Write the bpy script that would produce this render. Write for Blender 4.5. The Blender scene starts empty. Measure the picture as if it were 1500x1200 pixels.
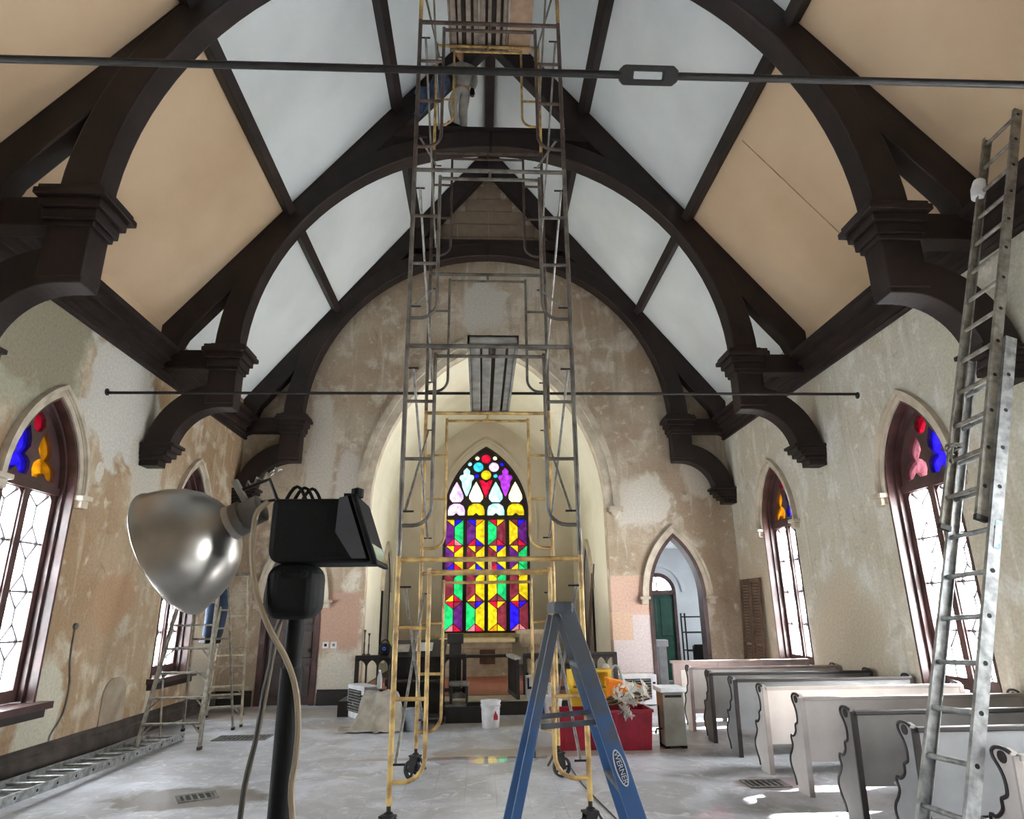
import bpy, bmesh, math, random
from mathutils import Vector, Matrix, noise
from mathutils.geometry import tessellate_polygon
random.seed(7)
PI = math.pi
scene = bpy.context.scene
COL = scene.collection

# ------------------------------------------------------------------ camera
YAW, PITCH, ROLL = 0.04954, 0.30344, -0.01138
FPX = 942.35
CAM = Vector((-0.1555, 0.0, 1.6958))
def cam_axes():
    cy, sy, cp, sp = math.cos(YAW), math.sin(YAW), math.cos(PITCH), math.sin(PITCH)
    fwd = Vector((sy*cp, cy*cp, sp)); right = Vector((cy, -sy, 0)); up = right.cross(fwd)
    cr, sr = math.cos(ROLL), math.sin(ROLL)
    return right*cr + up*sr, up*cr - right*sr, fwd
_r, _u, _f = cam_axes()
cd = bpy.data.cameras.new('camera'); cam = bpy.data.objects.new('camera', cd); COL.objects.link(cam)
cd.sensor_fit = 'HORIZONTAL'; cd.sensor_width = 36; cd.lens = FPX/1500*36
cd.clip_start = 0.05; cd.clip_end = 200
cam.matrix_world = Matrix(((_r.x, _u.x, -_f.x, CAM.x), (_r.y, _u.y, -_f.y, CAM.y), (_r.z, _u.z, -_f.z, CAM.z), (0, 0, 0, 1)))
scene.camera = cam

# ------------------------------------------------------------------ world, sun, exposure
vs = scene.view_settings
vs.view_transform = 'Standard'; vs.look = 'None'; vs.gamma = 1.0; vs.use_curve_mapping = False
vs.exposure = 3.7
scene.display_settings.display_device = 'sRGB'
w = bpy.data.worlds.new('sky'); scene.world = w; w.use_nodes = True
bg = w.node_tree.nodes['Background']
bg.inputs[0].default_value = (0.93, 0.97, 1.0, 1); bg.inputs[1].default_value = 6.0
scene.cycles.max_bounces = 10; scene.cycles.diffuse_bounces = 6; scene.cycles.transparent_max_bounces = 16
scene.cycles.sample_clamp_indirect = 8.0
scene.cycles.caustics_reflective = False; scene.cycles.caustics_refractive = False
sl = bpy.data.lights.new('sun', 'SUN'); sl.energy = 30.0; sl.angle = 0.02; sl.color = (1.0, 0.975, 0.94)
sun = bpy.data.objects.new('sun', sl); COL.objects.link(sun)
sun.rotation_euler = Vector((-2.7, -1.2, -2.6)).to_track_quat('-Z', 'Y').to_euler()
def portal(loc, direction, sx, sy):
    l = bpy.data.lights.new('window_portal', 'AREA'); l.shape = 'RECTANGLE'; l.size = sx; l.size_y = sy
    l.cycles.is_portal = True
    o = bpy.data.objects.new('window_portal', l); COL.objects.link(o); o.location = loc
    o.rotation_euler = Vector(direction).to_track_quat('-Z', 'Y').to_euler()

# ------------------------------------------------------------------ materials
def lin(c):
    return tuple(((v/255)/12.92 if v/255 <= 0.04045 else ((v/255+0.055)/1.055)**2.4) for v in c) + (1,)
MATS = {}
def newmat(name):
    m = bpy.data.materials.new(name); m.use_nodes = True
    nt = m.node_tree; p = nt.nodes['Principled BSDF']
    MATS[name] = m
    return m, nt, p
def mat(name, col, rough=0.6, metal=0.0, var=0.12, scale=6.0, bump=0.0, col2=None, detail=4.0, spec=0.5):
    """procedural: noise between two tones, optional fine relief"""
    if name in MATS: return MATS[name]
    m, nt, p = newmat(name)
    tc = nt.nodes.new('ShaderNodeTexCoord'); n = nt.nodes.new('ShaderNodeTexNoise')
    n.inputs['Scale'].default_value = scale; n.inputs['Detail'].default_value = detail
    nt.links.new(tc.outputs['Object'], n.inputs['Vector'])
    r = nt.nodes.new('ShaderNodeValToRGB'); c = lin(col)
    c2 = lin(col2) if col2 else tuple(v*(1-2*var) for v in c[:3]) + (1,)
    r.color_ramp.elements[0].position = 0.35; r.color_ramp.elements[1].position = 0.62
    r.color_ramp.elements[0].color = c2; r.color_ramp.elements[1].color = c
    nt.links.new(n.outputs['Fac'], r.inputs[0]); nt.links.new(r.outputs[0], p.inputs['Base Color'])
    p.inputs['Roughness'].default_value = rough; p.inputs['Metallic'].default_value = metal
    p.inputs['Specular IOR Level'].default_value = spec
    if bump:
        b = nt.nodes.new('ShaderNodeBump'); b.inputs['Strength'].default_value = bump; b.inputs['Distance'].default_value = 0.02
        n2 = nt.nodes.new('ShaderNodeTexNoise'); n2.inputs['Scale'].default_value = scale*6
        nt.links.new(tc.outputs['Object'], n2.inputs['Vector'])
        nt.links.new(n2.outputs['Fac'], b.inputs['Height']); nt.links.new(b.outputs[0], p.inputs['Normal'])
    return m
def plaster(name, tones, blobs=(), scale=0.55, rough=0.92, bump=0.25):
    """old scraped plaster: three tones in patches plus individual patches (centre, radii, colour, softness, boxy)"""
    m, nt, p = newmat(name); N = nt.nodes.new; L = nt.links.new
    tc = N('ShaderNodeTexCoord')
    def nz(s, d, dist=0.0):
        n = N('ShaderNodeTexNoise'); n.inputs['Scale'].default_value = s; n.inputs['Detail'].default_value = d
        n.inputs['Distortion'].default_value = dist; L(tc.outputs['Object'], n.inputs['Vector']); return n.outputs['Fac']
    def mix(f, a, b):
        x = N('ShaderNodeMix'); x.data_type = 'RGBA'; L(f, x.inputs[0])
        for k, v in ((6, a), (7, b)):
            if isinstance(v, tuple): x.inputs[k].default_value = v
            else: L(v, x.inputs[k])
        return x.outputs[2]
    def ramp(v, a, b):
        r = N('ShaderNodeMapRange'); r.inputs[1].default_value = a; r.inputs[2].default_value = b; L(v, r.inputs[0]); return r.outputs[0]
    big, mid, fine = nz(scale, 8, 0.6), nz(scale*3.7, 9, 0.3), nz(26, 6)
    c = mix(ramp(big, 0.42, 0.58), lin(tones[0]), lin(tones[1]))
    c = mix(ramp(mid, 0.54, 0.66), c, lin(tones[2]))
    c = mix(ramp(nz(scale*9, 8, 0.5), 0.60, 0.80), c, tuple(v*1.25 for v in lin(tones[2])[:3]) + (1,))
    c = mix(ramp(nz(scale*5+0.37, 8, 0.8), 0.62, 0.80), c, tuple(v*0.70 for v in lin(tones[1])[:3]) + (1,))
    # vertical streaks
    mp = N('ShaderNodeMapping'); mp.inputs['Scale'].default_value = (5.0, 5.0, 0.35); L(tc.outputs['Object'], mp.inputs[0])
    sn = N('ShaderNodeTexNoise'); sn.inputs['Scale'].default_value = 1.6; sn.inputs['Detail'].default_value = 6; L(mp.outputs[0], sn.inputs['Vector'])
    dk = tuple(v*0.62 for v in lin(tones[0])[:3]) + (1,)
    sr = N('ShaderNodeMath'); sr.operation = 'MULTIPLY'; sr.inputs[1].default_value = 0.45; L(ramp(sn.outputs['Fac'], 0.56, 0.74), sr.inputs[0])
    c = mix(sr.outputs[0], c, dk)
    mp2 = N('ShaderNodeMapping'); mp2.inputs['Scale'].default_value = (4.0, 4.0, 0.6); mp2.inputs['Location'].default_value = (3.1, 7.7, 1.3); L(tc.outputs['Object'], mp2.inputs[0])
    sn2 = N('ShaderNodeTexNoise'); sn2.inputs['Scale'].default_value = 1.3; sn2.inputs['Detail'].default_value = 9; sn2.inputs['Distortion'].default_value = 0.6; L(mp2.outputs[0], sn2.inputs['Vector'])
    sr2 = N('ShaderNodeMath'); sr2.operation = 'MULTIPLY'; sr2.inputs[1].default_value = 0.38; L(ramp(sn2.outputs['Fac'], 0.57, 0.66), sr2.inputs[0])
    c = mix(sr2.outputs[0], c, tuple(min(0.9, v*1.15) for v in lin(tones[2])[:3]) + (1,))
    for cen, rad, col, soft, boxy in blobs:
        s = N('ShaderNodeVectorMath'); s.operation = 'SUBTRACT'; L(tc.outputs['Object'], s.inputs[0]); s.inputs[1].default_value = cen
        d = N('ShaderNodeVectorMath'); d.operation = 'DIVIDE'; L(s.outputs[0], d.inputs[0]); d.inputs[1].default_value = rad
        if boxy:
            ab = N('ShaderNodeVectorMath'); ab.operation = 'ABSOLUTE'; L(d.outputs[0], ab.inputs[0])
            sp = N('ShaderNodeSeparateXYZ'); L(ab.outputs[0], sp.inputs[0])
            m1 = N('ShaderNodeMath'); m1.operation = 'MAXIMUM'; L(sp.outputs[0], m1.inputs[0]); L(sp.outputs[1], m1.inputs[1])
            m2 = N('ShaderNodeMath'); m2.operation = 'MAXIMUM'; L(m1.outputs[0], m2.inputs[0]); L(sp.outputs[2], m2.inputs[1]); dist = m2.outputs[0]
        else:
            ln = N('ShaderNodeVectorMath'); ln.operation = 'LENGTH'; L(d.outputs[0], ln.inputs[0]); dist = ln.outputs['Value']
        a = N('ShaderNodeMath'); a.operation = 'MULTIPLY_ADD'; L(mid, a.inputs[0]); a.inputs[1].default_value = 0.15 if boxy else 1.5; L(dist, a.inputs[2])
        base = 1.0 + (0.075 if boxy else 0.75)
        c = mix(ramp(a.outputs[0], base+soft, base-soft), c, lin(col))
    hv = N('ShaderNodeMix'); hv.data_type = 'RGBA'; hv.blend_type = 'MULTIPLY'; hv.inputs[0].default_value = 1.0
    g = N('ShaderNodeMapRange'); g.inputs[3].default_value = 0.80; g.inputs[4].default_value = 1.02; g.inputs[1].default_value = 0.3; g.inputs[2].default_value = 0.7; L(fine, g.inputs[0])
    L(c, hv.inputs[6]); L(g.outputs[0], hv.inputs[7]); L(hv.outputs[2], p.inputs['Base Color'])
    p.inputs['Roughness'].default_value = rough; p.inputs['Specular IOR Level'].default_value = 0.2
    b = N('ShaderNodeBump'); b.inputs['Strength'].default_value = bump; b.inputs['Distance'].default_value = 0.02
    L(mid, b.inputs['Height']); L(b.outputs[0], p.inputs['Normal'])
    return m
def glass(name, tint, trans=0.75):
    """leaded glass lit from behind by the sky: tinted, part clear and part diffusing (light crosses two faces)"""
    tint = tuple(math.sqrt(v) for v in tint)
    if name in MATS: return MATS[name]
    m = bpy.data.materials.new(name); m.use_nodes = True; MATS[name] = m
    nt = m.node_tree; nt.nodes.clear(); N = nt.nodes.new; L = nt.links.new
    out = N('ShaderNodeOutputMaterial'); tr = N('ShaderNodeBsdfTransparent'); tl = N('ShaderNodeBsdfTranslucent')
    mx = N('ShaderNodeMixShader'); mx.inputs[0].default_value = 1-trans
    tc = N('ShaderNodeTexCoord'); nz = N('ShaderNodeTexNoise'); nz.inputs['Scale'].default_value = 7; nz.inputs['Detail'].default_value = 5
    L(tc.outputs['Object'], nz.inputs['Vector'])
    r = N('ShaderNodeValToRGB'); r.color_ramp.elements[0].position = 0.3; r.color_ramp.elements[1].position = 0.65
    r.color_ramp.elements[0].color = tuple(v*0.62 for v in tint) + (1,); r.color_ramp.elements[1].color = tuple(tint) + (1,)
    L(nz.outputs['Fac'], r.inputs[0]); L(r.outputs[0], tr.inputs[0]); L(r.outputs[0], tl.inputs[0])
    L(tr.outputs[0], mx.inputs[1]); L(tl.outputs[0], mx.inputs[2]); L(mx.outputs[0], out.inputs[0])
    return m

WOOD = mat('dark_oak', (42, 30, 27), 0.55, scale=3, col2=(27, 19, 17), bump=0.15, spec=0.35)
BROWN = mat('window_brown_paint', (84, 58, 56), 0.4, scale=4, col2=(58, 40, 38))
DARK = mat('black_wood', (40, 33, 31), 0.5, scale=5, col2=(25, 21, 20))
STONE = mat('pale_moulding', (200, 190, 172), 0.85, scale=4, col2=(170, 158, 140), bump=0.2)
WHITE = mat('white_paint', (214, 215, 212), 0.8, scale=1.2, var=0.04)
CEILW = mat('ceiling_white_primer', (220, 225, 226), 0.9, scale=0.8, col2=(208, 213, 214), detail=6)
CEILT = mat('ceiling_old_tan', (204, 178, 148), 0.9, scale=0.7, col2=(192, 165, 134), detail=6)
CREAM = mat('chancel_cream', (232, 229, 212), 0.85, scale=1.0, col2=(222, 218, 200))
GREIGE = mat('chancel_greige', (196, 188, 172), 0.9, scale=1.4, col2=(184, 175, 158))
YEL = mat('scaffold_yellow', (198, 166, 102), 0.55, scale=9, col2=(132, 100, 58), detail=8)
GAL = mat('scaffold_grey_steel', (112, 108, 100), 0.5, 0.4, scale=8, col2=(78, 70, 64), detail=8)
RUST = mat('scaffold_rust_brown', (86, 70, 62), 0.6, 0.2, scale=9, col2=(58, 45, 42), detail=8)
ZINC = mat('brace_zinc', (150, 148, 144), 0.4, 0.6, scale=12, col2=(110, 104, 98))
IRON = mat('black_iron', (34, 30, 29), 0.5, 0.3, scale=20, col2=(22, 20, 20))
ALU = mat('ladder_aluminium', (178, 180, 180), 0.42, 0.75, scale=14, col2=(128, 130, 130), detail=8)
ALUD = mat('ladder_aluminium_dull', (150, 146, 136), 0.5, 0.5, scale=14, col2=(112, 106, 96), detail=8)
HOLE = mat('hollow_dark', (14, 13, 13), 0.8)
BLACK = mat('black_plastic', (12, 11, 11), 0.7, scale=30, col2=(8, 8, 8), bump=0.05, spec=0.2)
RUBBER = mat('rubber', (30, 30, 30), 0.7)
PWHITE = mat('pew_white', (205, 200, 196), 0.6, scale=3, col2=(190, 184, 180))
PGREY = mat('pew_grey', (118, 114, 110), 0.6, scale=3, col2=(100, 96, 94))
PMAUVE = mat('pew_mauve', (165, 148, 146), 0.6, scale=3, col2=(146, 128, 126))
PTRIM = mat('pew_black_trim', (48, 40, 39), 0.5)
PLY = mat('plywood', (160, 134, 112), 0.8, scale=5, col2=(136, 110, 90))
BWHITE = mat('bucket_white', (208, 208, 210), 0.45, scale=9, col2=(190, 190, 192))
RED = mat('tote_red', (150, 18, 44), 0.4, scale=4, col2=(122, 12, 34))
CLOTH = mat('drop_cloth', (168, 160, 148), 0.95, scale=6, col2=(140, 132, 120), bump=0.3)
DUST_LIT = mat('dust_and_lit_grey', (120, 118, 114), 0.9, scale=8, col2=(90, 86, 82))  # dusty grey; also carries the light painted on the kneeling stool
SKIN = mat('skin', (176, 128, 102), 0.6)

# ------------------------------------------------------------------ mesh helpers
class MB:
    def __init__(s): s.v = []; s.f = []
    def add(s, vs, fs):
        o = len(s.v); s.v += [Vector(v) for v in vs]; s.f += [tuple(i+o for i in f) for f in fs]; return s
    def box(s, c, d, rot=None):
        x, y, z = (k/2 for k in d); c = Vector(c)
        vs = [Vector((sx*x, sy*y, sz*z)) for sx in (-1, 1) for sy in (-1, 1) for sz in (-1, 1)]
        if rot is not None: vs = [rot @ v for v in vs]
        return s.add([c+v for v in vs], [(0, 1, 3, 2), (4, 6, 7, 5), (0, 4, 5, 1), (2, 3, 7, 6), (0, 2, 6, 4), (1, 5, 7, 3)])
    def bb(s, a, b):
        a, b = Vector(a), Vector(b); d = b-a
        return s.box((a+b)/2, (abs(d.x), abs(d.y), abs(d.z)))
    def bar(s, p, q, wd, ht, up=(0, 0, 1)):
        p, q = Vector(p), Vector(q); z = (q-p).normalized(); u = Vector(up)
        if abs(z.dot(u)) > 0.98: u = Vector((0, 1, 0))
        x = u.cross(z).normalized(); y = z.cross(x)
        return s.box((p+q)/2, (wd, ht, (q-p).length), Matrix((x, y, z)).transposed())
    def tube(s, pts, r, n=8, caps=True, closed=False):
        pts = [Vector(p) for p in pts]; m = len(pts); rs = r if isinstance(r, (list, tuple)) else [r]*m
        ring0 = None; vs = []; x = None
        for i, p in enumerate(pts):
            a = pts[(i-1) % m] if (i or closed) else p; b = pts[(i+1) % m] if (i < m-1 or closed) else p
            t = (b-a).normalized() if (b-a).length > 1e-9 else Vector((0, 0, 1))
            if x is None:
                x = t.cross(Vector((0, 0, 1)))
                if x.length < 1e-3: x = t.cross(Vector((0, 1, 0)))
            x = (x - t*x.dot(t)).normalized(); y = t.cross(x)
            vs += [p + (x*math.cos(2*PI*k/n) + y*math.sin(2*PI*k/n))*rs[i] for k in range(n)]
        fs = []
        for i in range(m if closed else m-1):
            j = (i+1) % m
            fs += [(i*n+k, i*n+(k+1) % n, j*n+(k+1) % n, j*n+k) for k in range(n)]
        if caps and not closed: fs += [tuple(range(n-1, -1, -1)), tuple((m-1)*n+k for k in range(n))]
        return s.add(vs, fs)
    def prism(s, loops, plane, t0, t1):
        """flat outline (first loop) with holes (others), extruded; plane 'XZ','YZ','XY'"""
        M = {'XZ': lambda a, b, t: Vector((a, t, b)), 'YZ': lambda a, b, t: Vector((t, a, b)), 'XY': lambda a, b, t: Vector((a, b, t))}[plane]
        if not isinstance(loops[0][0], (list, tuple, Vector)): loops = [loops]
        tri = tessellate_polygon([[Vector((a, b, 0)) for a, b in l] for l in loops])
        flat = [p for l in loops for p in l]; n = len(flat)
        vs = [M(a, b, t0) for a, b in flat] + [M(a, b, t1) for a, b in flat]
        fs = [tuple(t) for t in tri] + [tuple(n+i for i in t[::-1]) for t in tri]
        o = 0
        for l in loops:
            k = len(l); fs += [(o+i, o+(i+1) % k, n+o+(i+1) % k, n+o+i) for i in range(k)]; o += k
        return s.add(vs, fs)
    def lathe(s, prof, c=(0, 0, 0), n=24, axis=None, closed=False):
        """prof: (radius, height) about local z; axis: direction of local z"""
        R = Vector(axis).to_track_quat('Z', 'Y').to_matrix() if axis is not None else Matrix.Identity(3)
        c = Vector(c); vs = [c + R @ Vector((r*math.cos(2*PI*k/n), r*math.sin(2*PI*k/n), h)) for r, h in prof for k in range(n)]
        m = len(prof); fs = [(i*n+k, i*n+(k+1) % n, ((i+1) % m)*n+(k+1) % n, ((i+1) % m)*n+k) for i in range(m if closed else m-1) for k in range(n)]
        if not closed:
            if prof[0][0] > 1e-4: fs.append(tuple(range(n-1, -1, -1)))
            if prof[-1][0] > 1e-4: fs.append(tuple((m-1)*n+k for k in range(n)))
        return s.add(vs, fs)
def wloc(o):
    v = Vector((0, 0, 0))
    while o: v += o.location; o = o.parent
    return v
def obj(name, mb, m, parent=None, world=True, smooth=False, bevel=0.0, loc=None):
    me = bpy.data.meshes.new(name)
    off = wloc(parent) if (parent and world) else Vector((0, 0, 0))
    if loc is not None: off = off + Vector(loc) if False else Vector(loc) if not parent else off
    me.from_pydata([v-off for v in mb.v], [], mb.f); me.update()
    bm = bmesh.new(); bm.from_mesh(me); bmesh.ops.remove_doubles(bm, verts=bm.verts, dist=1e-5)
    bmesh.ops.recalc_face_normals(bm, faces=bm.faces); bm.to_mesh(me); bm.free()
    if smooth:
        me.shade_smooth()
        me.set_sharp_from_angle(angle=math.radians(42))
    me.materials.append(m)
    o = bpy.data.objects.new(name, me); COL.objects.link(o)
    if loc is not None and not parent: o.location = loc
    if parent: o.parent = parent
    if bevel:
        b = o.modifiers.new('edge', 'BEVEL'); b.width = bevel; b.segments = 2; b.limit_method = 'ANGLE'
    return o
def tag(o, label, cat, group=None):
    o['label'] = label; o['category'] = cat
    if group: o['group'] = group
    return o
def struct(o, label=None):
    o['kind'] = 'structure'
    if label: o['label'] = label
    return o
def thing(name, label, cat, loc=(0, 0, 0), rotz=0.0, group=None):
    o = bpy.data.objects.new(name, None); o.empty_display_size = 0.1; COL.objects.link(o)
    o.location = loc; o.rotation_euler = (0, 0, rotz); return tag(o, label, cat, group)
def empty(name, loc=(0, 0, 0), parent=None):
    o = bpy.data.objects.new(name, None); o.empty_display_size = 0.1; COL.objects.link(o); o.location = loc
    if parent: o.parent = parent
    return o
def copy_tree(o, parent=None):
    c = o.copy(); COL.objects.link(c); c.parent = parent
    for ch in list(o.children): copy_tree(ch, c)
    return c
def arc(cx, cy, r, a0, a1, n):
    return [(cx + r*math.cos(a0+(a1-a0)*k/n), cy + r*math.sin(a0+(a1-a0)*k/n)) for k in range(n+1)]
def lancet(c, a, z0, zs, za, n=10, off=0.0):
    """pointed-arch outline: centre c, half width a, base z0, spring zs, apex za, grown by off; starts bottom right"""
    h = za-zs; R = (a*a+h*h)/(2*a); cx = R-a; Ro = R+off
    th = math.acos(min(1, cx/Ro))
    right = [(c-cx+Ro*math.cos(th*k/n), zs+Ro*math.sin(th*k/n)) for k in range(n+1)]
    left = [(2*c-x, z) for x, z in right[::-1]][1:]
    return [(c+a+off, z0)] + right + left + [(c-a-off, z0)]
def band(c, a, z0, zs, za, o1, o2, n=10):
    A = lancet(c, a, z0, zs, za, n, o2); B = lancet(c, a, z0, zs, za, n, o1)
    return A + B[::-1]

# ================================================================== SETTING
W, YB, YF, YE = 5.27, -4.0, 13.69, 19.6
CH = 2.6           # half width of the chancel
ZP = 0.25          # chancel platform
WIN_Y = (11.62, 7.66, 3.72, -0.22)
WA, WZ0, WZS, WZA = 0.635, 0.75, 3.15, 4.24
def roof(x): return 12.8 - 1.27*abs(x)

# floor: dusty sheets over tile, one wet patch near the scaffold
def floor_mat():
    m, nt, p = newmat('dusty_floor'); N = nt.nodes.new; L = nt.links.new
    tc = N('ShaderNodeTexCoord')
    def nz(s, d, dist=0.0, v=None):
        n = N('ShaderNodeTexNoise'); n.inputs['Scale'].default_value = s; n.inputs['Detail'].default_value = d
        n.inputs['Distortion'].default_value = dist; L(v or tc.outputs['Object'], n.inputs['Vector']); return n.outputs['Fac']
    def rmp(v, a, b, lo=0.0, hi=1.0):
        r = N('ShaderNodeMapRange'); r.inputs[1].default_value = a; r.inputs[2].default_value = b; r.inputs[3].default_value = lo; r.inputs[4].default_value = hi; L(v, r.inputs[0]); return r.outputs[0]
    def mix(f, a, b):
        x = N('ShaderNodeMix'); x.data_type = 'RGBA'; L(f, x.inputs[0])
        for k, v in ((6, a), (7, b)):
            if isinstance(v, tuple): x.inputs[k].default_value = v
            else: L(v, x.inputs[k])
        return x.outputs[2]
    c = mix(rmp(nz(1.1, 9, 1.2), 0.40, 0.62), lin((152, 153, 156)), lin((190, 192, 199)))
    c = mix(rmp(nz(5.0, 9, 1.8), 0.55, 0.72), c, lin((205, 206, 210)))
    c = mix(rmp(nz(9.0, 8, 2.5), 0.58, 0.75, 0, 0.6), c, lin((120, 116, 112)))
    br = N('ShaderNodeTexBrick'); br.inputs['Scale'].default_value = 1.0; br.offset = 0.0
    br.inputs['Brick Width'].default_value = 0.305; br.inputs['Row Height'].default_value = 0.305; br.inputs['Mortar Size'].default_value = 0.004
    L(tc.outputs['Object'], br.inputs['Vector'])
    jn = N('ShaderNodeMath'); jn.operation = 'MULTIPLY'; L(br.outputs['Fac'], jn.inputs[0]); L(rmp(nz(0.9, 3), 0.42, 0.6, 0, 0.55), jn.inputs[1])
    c = mix(jn.outputs[0], c, lin((112, 108, 104)))
    def spot(cen, rad, amt):
        s = N('ShaderNodeVectorMath'); s.operation = 'SUBTRACT'; L(tc.outputs['Object'], s.inputs[0]); s.inputs[1].default_value = cen
        d = N('ShaderNodeVectorMath'); d.operation = 'DIVIDE'; L(s.outputs[0], d.inputs[0]); d.inputs[1].default_value = rad
        ln = N('ShaderNodeVectorMath'); ln.operation = 'LENGTH'; L(d.outputs[0], ln.inputs[0])
        a = N('ShaderNodeMath'); a.operation = 'MULTIPLY_ADD'; L(nz(2.6, 8, 1.0), a.inputs[0]); a.inputs[1].default_value = 1.4; L(ln.outputs['Value'], a.inputs[2])
        return rmp(a.outputs[0], 1.75, 1.55, 0, amt)
    for cen, rad, col in (((-2.95, 7.2, 0), (0.75, 0.42, 9), (104, 96, 86)), ((1.1, 9.0, 0), (1.9, 0.30, 9), (138, 124, 108)), ((-3.9, 12.7, 0), (1.9, 0.7, 9), (136, 124, 110)),
                          ((-0.4, 8.72, 0), (1.6, 0.10, 9), (140, 122, 108)), ((-1.0, 11.3, 0), (2.2, 0.5, 9), (150, 138, 124)), ((2.85, 7.2, 0), (0.5, 0.28, 9), (130, 108, 110))):
        c = mix(spot(cen, rad, 0.8), c, lin(col))
    L(c, p.inputs['Base Color'])
    wet = spot((-0.15, 8.60, 0), (0.75, 0.22, 9), 1.0)
    ro = N('ShaderNodeMix'); ro.inputs[2].default_value = 0.36; ro.inputs[3].default_value = 0.04; L(wet, ro.inputs[0]); L(ro.outputs[0], p.inputs['Roughness'])
    p.inputs['Specular IOR Level'].default_value = 0.5
    return m
FLOOR = floor_mat()
struct(obj('floor', MB().bb((-W-0.45, YB-0.3, -0.2), (W+0.45, YF+0.3, 0)), FLOOR), 'dusty pale nave floor')

# walls ------------------------------------------------------------
PL = plaster('plaster_left', ((180, 157, 130), (164, 137, 108), (198, 186, 166)), [
    ((-W, 6.3, 4.9), (9, 1.9, 1.25), (170, 166, 146), 0.10, 0), ((-W, 7.2, 5.0), (9, 0.75, 0.8), (150, 142, 122), 0.10, 0),
    ((-W, 9.0, 4.6), (9, 0.95, 0.85), (204, 200, 192), 0.08, 0), ((-W, 9.9, 3.8), (9, 0.42, 0.9), (198, 192, 180), 0.08, 0),
    ((-W, 8.72, 3.52), (9, 0.10, 0.15), (206, 200, 190), 0.05, 0), ((-W, 8.42, 3.42), (9, 0.09, 0.13), (206, 200, 190), 0.05, 0),
    ((-W, 8.45, 0.55), (9, 0.35, 0.75), (196, 190, 172), 0.1, 0), ((-W, 9.6, 1.9), (9, 0.5, 0.4), (178, 146, 116), 0.14, 0),
    ((-W, 9.9, 0.35), (9, 0.45, 0.5), (186, 162, 136), 0.1, 0), ((-W, 12.9, 0.9), (9, 0.5, 0.7), (196, 186, 168), 0.1, 0)])
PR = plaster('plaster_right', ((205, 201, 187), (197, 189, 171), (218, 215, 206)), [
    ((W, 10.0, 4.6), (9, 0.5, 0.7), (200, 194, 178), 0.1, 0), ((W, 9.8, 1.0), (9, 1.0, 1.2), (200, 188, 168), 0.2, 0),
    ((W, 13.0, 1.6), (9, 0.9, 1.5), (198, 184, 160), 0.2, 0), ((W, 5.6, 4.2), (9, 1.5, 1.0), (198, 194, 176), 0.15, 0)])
PF = plaster('plaster_far', ((188, 174, 154), (172, 153, 131), (206, 197, 182)), [
    ((-0.1, YF, 8.4), (0.55, 9, 0.75), (205, 200, 190), 0.08, 0), ((-3.6, YF, 4.9), (0.28, 9, 1.4), (196, 188, 176), 0.12, 0),
    ((-3.0, YF, 4.3), (0.25, 9, 0.8), (196, 188, 178), 0.12, 0), ((3.3, YF, 3.9), (0.65, 9, 0.55), (208, 202, 190), 0.1, 0),
    ((4.7, YF, 4.6), (0.4, 9, 0.6), (202, 194, 180), 0.12, 0),
    ((2.95, YF, 1.95), (0.42, 9, 0.42), (212, 178, 160), 0.05, 1), ((2.95, YF, 1.05), (0.42, 9, 0.55), (216, 202, 200), 0.03, 1),
    ((2.72, YF, 1.37), (0.22, 9, 0.27), (216, 184, 160), 0.03, 1), ((-3.0, YF, 1.55), (0.42, 9, 0.55), (184, 150, 132), 0.1, 1),
    ((-3.0, YF, 0.5), (0.4, 9, 0.5), (206, 198, 184), 0.1, 0)], scale=0.6)
wall_pts = [(YB-0.3, -0.2), (YF+0.3, -0.2), (YF+0.3, 6.15), (YB-0.3, 6.15)]
holes = [lancet(y, WA, WZ0, WZS, WZA) for y in WIN_Y]
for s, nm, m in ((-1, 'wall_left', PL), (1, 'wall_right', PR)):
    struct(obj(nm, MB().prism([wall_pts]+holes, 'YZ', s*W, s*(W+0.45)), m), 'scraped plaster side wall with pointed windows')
struct(obj('wall_back', MB().prism([(-W, -0.2), (W, -0.2), (W, 6.15), (0, 12.85), (-W, 6.15)], 'XZ', YB-0.3, YB), PF))
# far wall with chancel arch and two pointed doorways
AR = lancet(0, 2.52, -0.2, 3.8, 7.6, 16)
DR = lancet(3.91, 0.6, -0.2, 1.95, 3.24, 10)
DL = lancet(-3.94, 0.58, -0.2, 1.95, 3.24, 10)
out = [(-W-0.45, -0.2)] + DL[::-1] + AR[::-1] + DR[::-1] + [(W+0.45, -0.2), (W+0.45, 6.1), (0, 12.85), (-W-0.45, 6.1)]
wf = struct(obj('wall_far', MB().prism([out], 'XZ', YF, YF+0.3), PF), 'chancel wall with great pointed arch')
hm = obj('arch_moulding', MB().prism([band(0, 2.52, 3.8, 3.8, 7.6, -0.02, 0.16, 18)], 'XZ', YF-0.05, YF+0.2).prism([band(0, 2.52, 3.8, 3.8, 7.6, 0.16, 0.30, 18)], 'XZ', YF-0.09, YF), STONE, wf)
for s in (-1, 1):
    obj('label_stop', MB().bb((s*2.58, YF-0.14, 3.70), (s*2.86, YF, 3.80)).lathe([(0.0, 0), (0.07, 0.06), (0.11, 0.14)], (s*2.72, YF-0.04, 3.56), 12), STONE, wf)
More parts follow.
